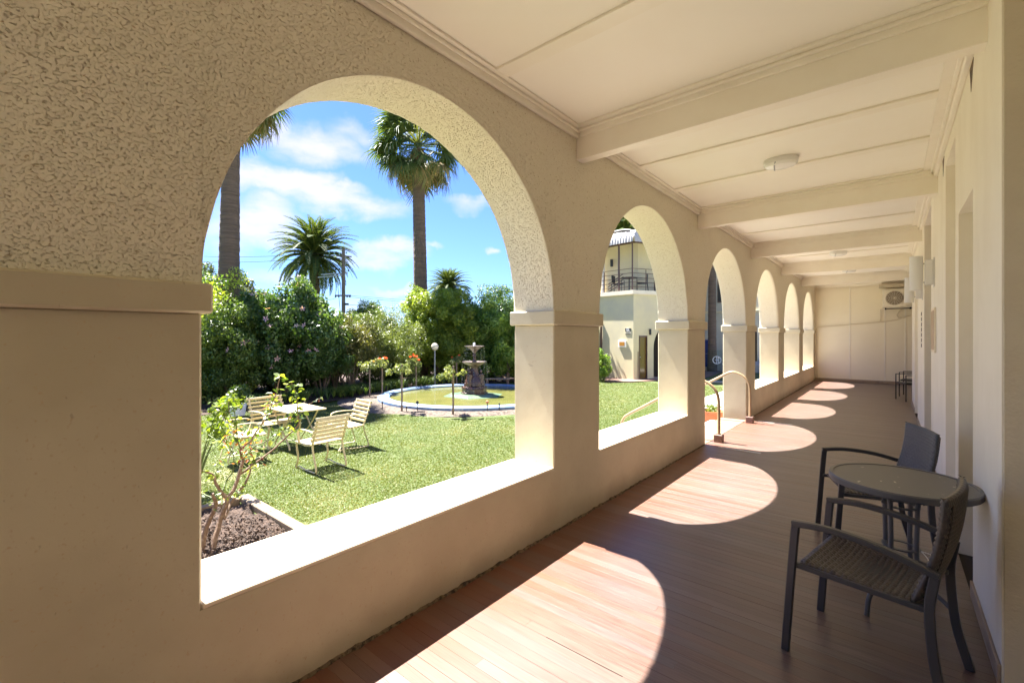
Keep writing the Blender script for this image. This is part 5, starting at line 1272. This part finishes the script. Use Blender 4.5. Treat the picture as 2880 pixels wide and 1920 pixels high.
# door, lamp, menu frame, sign
nf = -n2
def onF2(s, o): return (B_[0] + d2.x * s + nf.x * o, B_[1] + d2.y * s + nf.y * o)
m = MB(); m.prism([onF2(.36, -.10), onF2(.80, -.10), onF2(.80, -.06), onF2(.36, -.06)], GZ + .03, 1.55); dr = m.obj('door', M['amber'], tb)
m = MB(); m.prism([onF2(.33, -.05), onF2(.36, -.05), onF2(.36, .03), onF2(.33, .03)], GZ + .02, 1.62); m.prism([onF2(.33, -.05), onF2(.82, -.05), onF2(.82, .03), onF2(.33, .03)], 1.55, 1.62); m.prism([onF2(.79, -.05), onF2(.82, -.05), onF2(.82, .03), onF2(.79, .03)], GZ + .02, 1.55); m.obj('door_frame', M['brown_steel'], dr)
m = MB(); q = onF2(.42, -.04); m.box(q[0] - .03, q[0] + .03, q[1] - .03, q[1] + .03, .55, .6, .005); m.obj('handle', M['galv'], dr)
m = MB(); q = onF2(.97, .06); m.tube([(q[0], q[1], 1.66), (q[0], q[1], 1.95)], .05, 10); m.obj('wall_light', M['black'], tb, True)
m = MB(); q = onF2(.25, .04); m.tube([(q[0], q[1], GZ), (q[0], q[1], .85)], .015, 6); m.obj('drainpipe', M['brown_steel'], tb, True)
nf1 = -n1; ang1 = math.atan2(-d1.y, -d1.x)
fr = empty('menu_frame', 'small white framed orange menu case on the corner building wall', 'display case', (*[F1(.62)[0] + nf1.x * .002, F1(.62)[1] + nf1.y * .002], 1.22), ang1)
m = MB(); m.box(-.22, .22, -.06, -.001, -.165, .165, .008); m.obj('frame', M['white'], fr)
m = MB(); m.box(-.155, .155, -.066, -.0605, -.10, .10); m.obj('panel', M['orange'], fr)
sg = empty('wall_sign', 'black and white sign reading GL on the corner building wall', 'sign', (*[F1(.30)[0] + nf1.x * .002, F1(.30)[1] + nf1.y * .002], 1.84), ang1)
m = MB(); m.box(-.165, .165, -.012, -.001, -.165, .165, .002); m.obj('backing', M['sill'], sg)
m = MB(); m.box(-.16, .16, -.016, -.0125, -.02, .16); m.obj('name_panel', M['black'], sg)
m = MB(); m.box(-.16, .16, -.016, -.0125, -.16, -.125); m.obj('bar', M['black'], sg)
def text(s, size, loc, mat_, par, name='lettering'):
    c = bpy.data.curves.new(name, 'FONT'); c.body = s; c.size = size; c.extrude = .001; c.align_x = 'CENTER'; c.offset = size * .02
    t = bpy.data.objects.new(name, c); COL.objects.link(t); dg = bpy.context.evaluated_depsgraph_get(); me = bpy.data.meshes.new_from_object(t.evaluated_get(dg)); bpy.data.objects.remove(t)
    me.materials.clear(); me.materials.append(mat_); return link(name, me, par, loc, (math.pi / 2, 0, 0))
text('GL', .17, (0, -.018, .01), M['white'], sg)
m = MB()
for k in range(6): m.box(-.12 + k * .045, -.12 + k * .045 + (.026 if k % 2 else .018), -.016, -.0125, -.088, -.058 - .006 * (k % 3))
m.obj('small_print', M['black'], sg)
# low annex with a tiled roof left of the tower
an = empty('annex', 'low annex with a tiled roof corner and brown post left of the tower', 'building')
m = MB(); m.box(-17, -12.25, 22.4, 26, GZ, 2.6); m.obj('wall', M['bwall2'], an)
m = MB()
for i in range(34):
    xa = -16.9 + i * .18
    for j in range(9):
        y0_ = 20.9 + j * .3; z0_ = 2.35 + j * .14
        if xa > -11.9 : continue
        m.add([(xa, y0_, z0_), (xa + .17, y0_, z0_), (xa + .17, y0_ + .32, z0_ + .15), (xa, y0_ + .32, z0_ + .15), (xa, y0_, z0_ - .03), (xa + .17, y0_, z0_ - .03)], [(0, 1, 2, 3), (4, 5, 1, 0)])
o = m.obj('roof_tile', M['tile'], an); o['kind'] = 'stuff'
m = MB(); m.box(-11.47, -11.39, 20.86, 20.94, GZ, 2.35); m.obj('post', M['brown_steel'], an)
m = MB(); m.box(-12.6, -11.3, 20.3, 20.8, GZ, GZ + .15, .01); m.obj('step', M['brownpave'], an); m = MB(); m.box(-12.6, -11.45, 20.6, 21.0, GZ + .151, GZ + .3, .01); m.obj('step', M['brownpave'], an)
# balcony furniture: dark table and chairs on the balcony
def dark_chair(loc, rz, label, s=1.0):
    e = empty('patio_chair', label, 'chair', loc, rz)
    m = MB(); m.box(-.23, .23, -.24, .24, .41, .45, .01); m.obj('seat', M['black'], e)
    m = MB(); m.box(-.27, -.23, -.24, .24, .5, .88, .01); m.obj('backrest', M['black'], e)
    for s_ in (-1, 1):
        m = MB(); m.tube([(.24, .27 * s_, 0), (.24, .27 * s_, .64), (-.25, .27 * s_, .66)], .014, 6); m.obj('leg', M['black'], e); m = MB(); m.tube([(-.27, .25 * s_, .88), (-.25, .25 * s_, .45), (-.3, .25 * s_, 0)], .014, 6); m.obj('leg', M['black'], e)
    return e
q = F1(-.0); bt = empty('patio_table', 'dark round table on the upstairs balcony', 'table', (-10.15, 21.45, SL + .001))
m = MB(); m.lathe([(0, .7), (.42, .7), (.43, .72), (0, .73)], 20); m.obj('table_top', M['black'], bt, True); m = MB(); m.tube([(0, 0, 0), (0, 0, .7)], .03, 8); m.obj('leg', M['black'], bt)
dark_chair((-10.7, 21.35, SL + .001), R(10), 'dark chair left of the round table on the upstairs balcony'); dark_chair((-9.6, 21.75, SL + .001), R(200), 'dark chair right of the round table on the upstairs balcony')
# wing across the back of the courtyard
wg = empty('courtyard_wing', 'shaded grey rendered wing with ground floor arches beyond the steps', 'building')
dx = Vector((1, 0))
for i, (s0, s1, L) in enumerate([(1.9, 3.3, 3.7), (.4, 1.8, 3.7)]):
    arch_wall('wall', M['bwall2'], wg, (-10.05 + i * 3.7, 33.3), dx, s0, s1, L, 7.2, 1.7, 2.6, GZ)
m = MB(); m.box(-10, -2.6, 35, 35.2, GZ, 3.2); m.obj('shade_backing', M['dark'], wg)  # near-black wall whose colour stands in for shade behind the wing arches
for i, xx in enumerate((-8.85, -5.2)):
    m = MB(); m.box(xx - .35, xx + .35, 33.24, 33.31, 3.9, 5.6, .01); w_ = m.obj('window', M['brown_steel'], wg)
    for sx in (-.17, .17):
        m = MB(); m.box(xx + sx - .13, xx + sx + .13, 33.225, 33.238, 4.0, 5.5); m.obj('pane', M['window'], w_)
m = MB(); m.box(-10.05, -2.6, 33.15, 33.299, 3.2, 3.32, .01); m.obj('string_course', M['bwall'], wg)
m = MB(); m.box(-9.4, -2.56, 29, 33.28, GZ - .02, -.05, .01); tag(m.obj('terrace', M['path']), kind='structure')
dark_chair((-7.6, 29.6, -.049), R(200), 'dark metal chair on the raised terrace beyond the glass fence')
x, y = along((1990 - 1440) / 1280, 27.6)
bs = empty('blue_screen', 'blue fabric screen in a white metal frame beyond the steps', 'screen', (x - .5, y, GZ + .03), R(20))
for k in range(2):
    m = MB(); m.box(-.1 + k * .42, .30 + k * .42, -.01, .01, .2, 1.85); m.obj('fabric', M['blue'], bs)
m = MB()
for xx in (-.12, .31, .74): m.tube([(xx, 0, 0), (xx, 0, 1.95)], .022, 6)
for zz in (.15, 1.0, 1.9): m.tube([(-.12, 0, zz), (.74, 0, zz)], .015, 6)
m.tube([(.31, -.3, 0), (.31, .3, 0)], .02, 6); m.obj('frame', M['galv'], bs)
gf = empty('glass_fence', 'clear glass fence panel with a white ring emblem beyond the steps', 'glass fence', (-7.6, 26.1, GZ), R(8))
m = MB(); m.box(-1.3, 2.2, -.006, .006, .05, 1.35); m.obj('pane', M['clear'], gf)
m = MB(); ce = .34
m.tube([(ce + .2 * math.cos(a), -.012, .80 + .2 * math.sin(a)) for a in np.linspace(0, 2 * math.pi, 32, endpoint=False)], .02, 5, close=True); m.tube([(ce - .02, -.012, .62), (ce - .02, -.012, .98)], .014, 5); m.tube([(ce + .07, -.012, .64), (ce + .07, -.012, .96)], .014, 5); m.tube([(ce - .1, -.012, .80), (ce + .1, -.012, .80)], .012, 5); m.obj('emblem', M['white'], gf)
m = MB(); m.box(-2.5, 6, 21.9 - 26.1 + .0, 22.3 - 26.1, -.02, .03); 
tag(m.obj('cross_path', M['path']), kind='structure').location = (-7.0, 26.1, GZ)

# ------------------------------------------------------------------ rattan chairs and glass table
def weave(LU, LV, pitch, amp, fn, wr=.86):
    """basket weave of arched strands; fn(u, v, h) maps to space"""
    V = []; F = []; c = 0
    nu = int(round(LU / pitch)); nv = int(round(LV / pitch))
    for axis in (0, 1):
        n1_, n2_, L1, L2_ = (nu, nv, LU, LV) if axis == 0 else (nv, nu, LV, LU)
        for i in range(n1_):
            cu = -L1 / 2 + (i + .5) * L1 / n1_; w = pitch * wr / 2; base = c; rows = 0
            for j in range(2 * n2_ + 1):
                sv = -L2_ / 2 + j * L2_ / (2 * n2_)
                ph = math.cos(math.pi * ((j - 1) / 2.0)) if True else 0
                h = amp * math.sin(math.pi * (j / 2.0)) if j % 2 else 0
                sgn = 1 if ((i + (j // 2) + axis) % 2 == 0) else -1
                h = amp * sgn if j % 2 else 0
                for (o_, hh) in ((-w, -amp * .5), (0, amp * .5), (w, -amp * .5)):
                    u, v = (cu + o_, sv) if axis == 0 else (sv, cu + o_)
                    V.append(fn(u, v, h + hh)); c += 1
                rows += 1
            for j in range(rows - 1):
                for k in range(2):
                    a = base + j * 3 + k; F.append((a, a + 1, a + 4, a + 3))
    return np.array(V), np.array(F)
def roll_edge(t, L, r):
    """past +-L/2 the sheet turns down round the frame tube"""
    s = abs(t) - L / 2
    if s <= 0: return t, 0.0, 0.0
    a = min(s / r, math.pi * .75); sg = 1 if t > 0 else -1
    return sg * (L / 2 + r * math.sin(a)), -r * (1 - math.cos(a)), a
def rattan_chair(loc, rz, label, m_r, m_r2):
    e = empty('rattan_chair', label, 'chair', loc, rz, 'woven armchairs by the glass table')
    SW, SD, r_ = .455, .43, .016
    def seatf(u, v, h):
        x_, dz1, a1 = roll_edge(u, SD, r_); y_, dz2, a2 = roll_edge(v, SW, r_)
        dip = -.016 * (1 - min(1, (2 * abs(u) / SD)) ** 2) * (1 - min(1, (2 * abs(v) / SW)) ** 2)
        zz = .462 + dip + dz1 + dz2 + h * math.cos(min(a1 + a2, 1.5)) + (.012 * (u / SD))
        return (x_ + .015 + (h * math.sin(a1) * (1 if u > 0 else -1)), y_ + h * math.sin(a2) * (1 if v > 0 else -1), zz)
    V, F = weave(SD + .055, SW + .055, .0235, .0052, seatf); o = link('seat', fastmesh('seat', V, F, m_r, smooth=True), e); o['kind'] = 'stuff'
    m = MB(); m.box(-.205, .235, -.232, .232, .435, .449, .004); m.obj('seat_frame', M['chair_metal'], e)
    BH, BWd = .43, .46
    def backc(v):   # v height along the back 0..BH -> x,z
        t = v / BH; return (-.215 - .095 * t - .02 * math.sin(math.pi * t), .47 + .44 * t)
    def backf(side):
        def f(u, v, h):
            vv, dn, a1 = roll_edge(v, BH, r_); y_, dn2, a2 = roll_edge(u, BWd, r_)
            x_, z_ = backc(vv + BH / 2); tx = (-.095) / BH; nx = Vector((1, 0, .22)).normalized() * side
            off = .014 + dn + dn2 + h * math.cos(min(a1 + a2, 1.5)); curve = .02 * (2 * y_ / BWd) ** 2
            return (x_ + nx.x * off + curve, y_, z_ + nx.z * off)
        return f
    for s_ in (1, -1):
        V, F = weave(BWd + .05, BH + .05, .0215, .0046, backf(s_)); o = link('backrest', fastmesh('backrest', V, F, m_r2, smooth=True), e); o['kind'] = 'stuff'
    m = MB(); P_ = [(backc(v)[0] + .003, 0, backc(v)[1]) for v in np.linspace(.01, BH - .01, 6)]
    m.tube(P_, 1, rect=(.012, BWd - .01), up=(0, 1, 0)); m.obj('back_core', M['dark'], e)
    for s_ in (-1, 1):
        y_ = .262 * s_; up = (0, 1, 0); rc = (.036, .024)
        m = MB(); m.tube(bez([(.305, y_, 0), (.285, y_, .3), (.262, y_, .60), (.255, y_, .652)], 4), 1, rect=rc, up=up); m.obj('leg', M['chair_metal'], e, True)
        m = MB(); m.tube(bez([(.272, y_, .655), (.12, y_, .672), (-.08, y_, .655), (-.275, y_, .605)], 4), 1, rect=(.028, .034), up=up); m.obj('armrest', M['chair_metal'], e, True)
        m = MB(); m.tube(bez([(-.262, y_, .60), (-.245, y_, .45), (-.265, y_, .2), (-.315, y_, 0)], 4), 1, rect=rc, up=up); m.obj('leg', M['chair_metal'], e, True)
        m = MB(); m.box(-.24, .27, y_ - .012 - .015 * s_, y_ + .010 - .015 * s_, .432, .456, .003); m.obj('side_rail', M['chair_metal'], e)
    return e
rattan_chair((-.065, 2.885, 0), math.atan2(.19, -.98), 'nearest brown woven armchair with charcoal frame, its back to the wall', M['rattan'], M['rattan'])
rattan_chair((-.10, 4.42, 0), math.atan2(-.31, -.95), 'dark grey woven armchair behind the glass table', M['rattan'], M['rattan2'])
gt = empty('glass_table', 'round patio table with a rippled glass top between the two woven armchairs', 'table', (.045, 3.55, 0))
m = MB(); m.lathe([(.325, .715), (.345, .715), (.35, .722), (.35, .748), (.345, .755), (.328, .755), (.325, .75)], 72); m.obj('rim', M['table_metal'], gt, True, 30)
NRg, NAg = 64, 200; vs = []; fs = []
for i in range(NRg + 1):
    r_ = .3262 * i / NRg
    for k in range(NAg):
        a = 2 * math.pi * k / NAg; q = Vector((r_ * math.cos(a), r_ * math.sin(a), 0))
        h_ = (noise.noise(q * 24) + .6 * noise.noise(q * 50 + Vector((3, 8, 1)))) * .0032 * min(1, (NRg - i) / 3)
        vs.append((q.x, q.y, .7475 + h_))
for i in range(NRg):
    for k in range(NAg): k2 = (k + 1) % NAg; fs.append((i * NAg + k, (i + 1) * NAg + k, (i + 1) * NAg + k2, i * NAg + k2))
b_ = len(vs)
for k in range(NAg): vs.append((.3262 * math.cos(2 * math.pi * k / NAg), .3262 * math.sin(2 * math.pi * k / NAg), .741))
vs.append((0, 0, .741))
for k in range(NAg): k2 = (k + 1) % NAg; fs.append((NRg * NAg + k, b_ + k, b_ + k2, NRg * NAg + k2)); fs.append((b_ + k, b_ + NAg, b_ + k2))
m = MB(); m.add(vs, fs); m.obj('glass_top', M['glass_top'], gt, True, 60)
for k in range(4):
    a = R(-122 + 90 * k); ca, sa = math.cos(a), math.sin(a)
    m = MB(); m.tube(bez([(.20 * ca, .20 * sa, .714), (.10 * ca, .10 * sa, .66), (.085 * ca, .085 * sa, .5), (.085 * ca, .085 * sa, .3), (.11 * ca, .11 * sa, .2), (.2 * ca, .2 * sa, .15), (.265 * ca, .265 * sa, .10), (.285 * ca, .285 * sa, .0)], 6), .0125, 10); m.obj('leg', M['table_metal'], gt, True)
for z_ in (.6, .36):
    m = MB(); m.tube([(.078 * math.cos(a), .078 * math.sin(a), z_) for a in np.linspace(0, 2 * math.pi, 28, endpoint=False)], 1, rect=(.028, .006), up=(0, 0, 1), close=True); m.obj('ring', M['table_metal'], gt, True)
m = MB(); m.tube(bez([(.09, -.05, .37), (.12, -.07, .33), (.09, -.08, .27), (.07, -.06, .24)], 4), .0025, 5); m.tube(bez([(.09, -.05, .37), (.13, -.04, .36), (.15, -.05, .35)], 4), .0025, 5); m.obj('cord', M['white'], gt, True)
# far pair of stacked chairs in the recess
dark_chair((.42, 15.0, .0), R(200), 'dark chair in the recess at the far end of the veranda, nearer one')
dark_chair((.46, 16.1, .0), R(170), 'dark chair in the recess at the far end of the veranda, farther one')
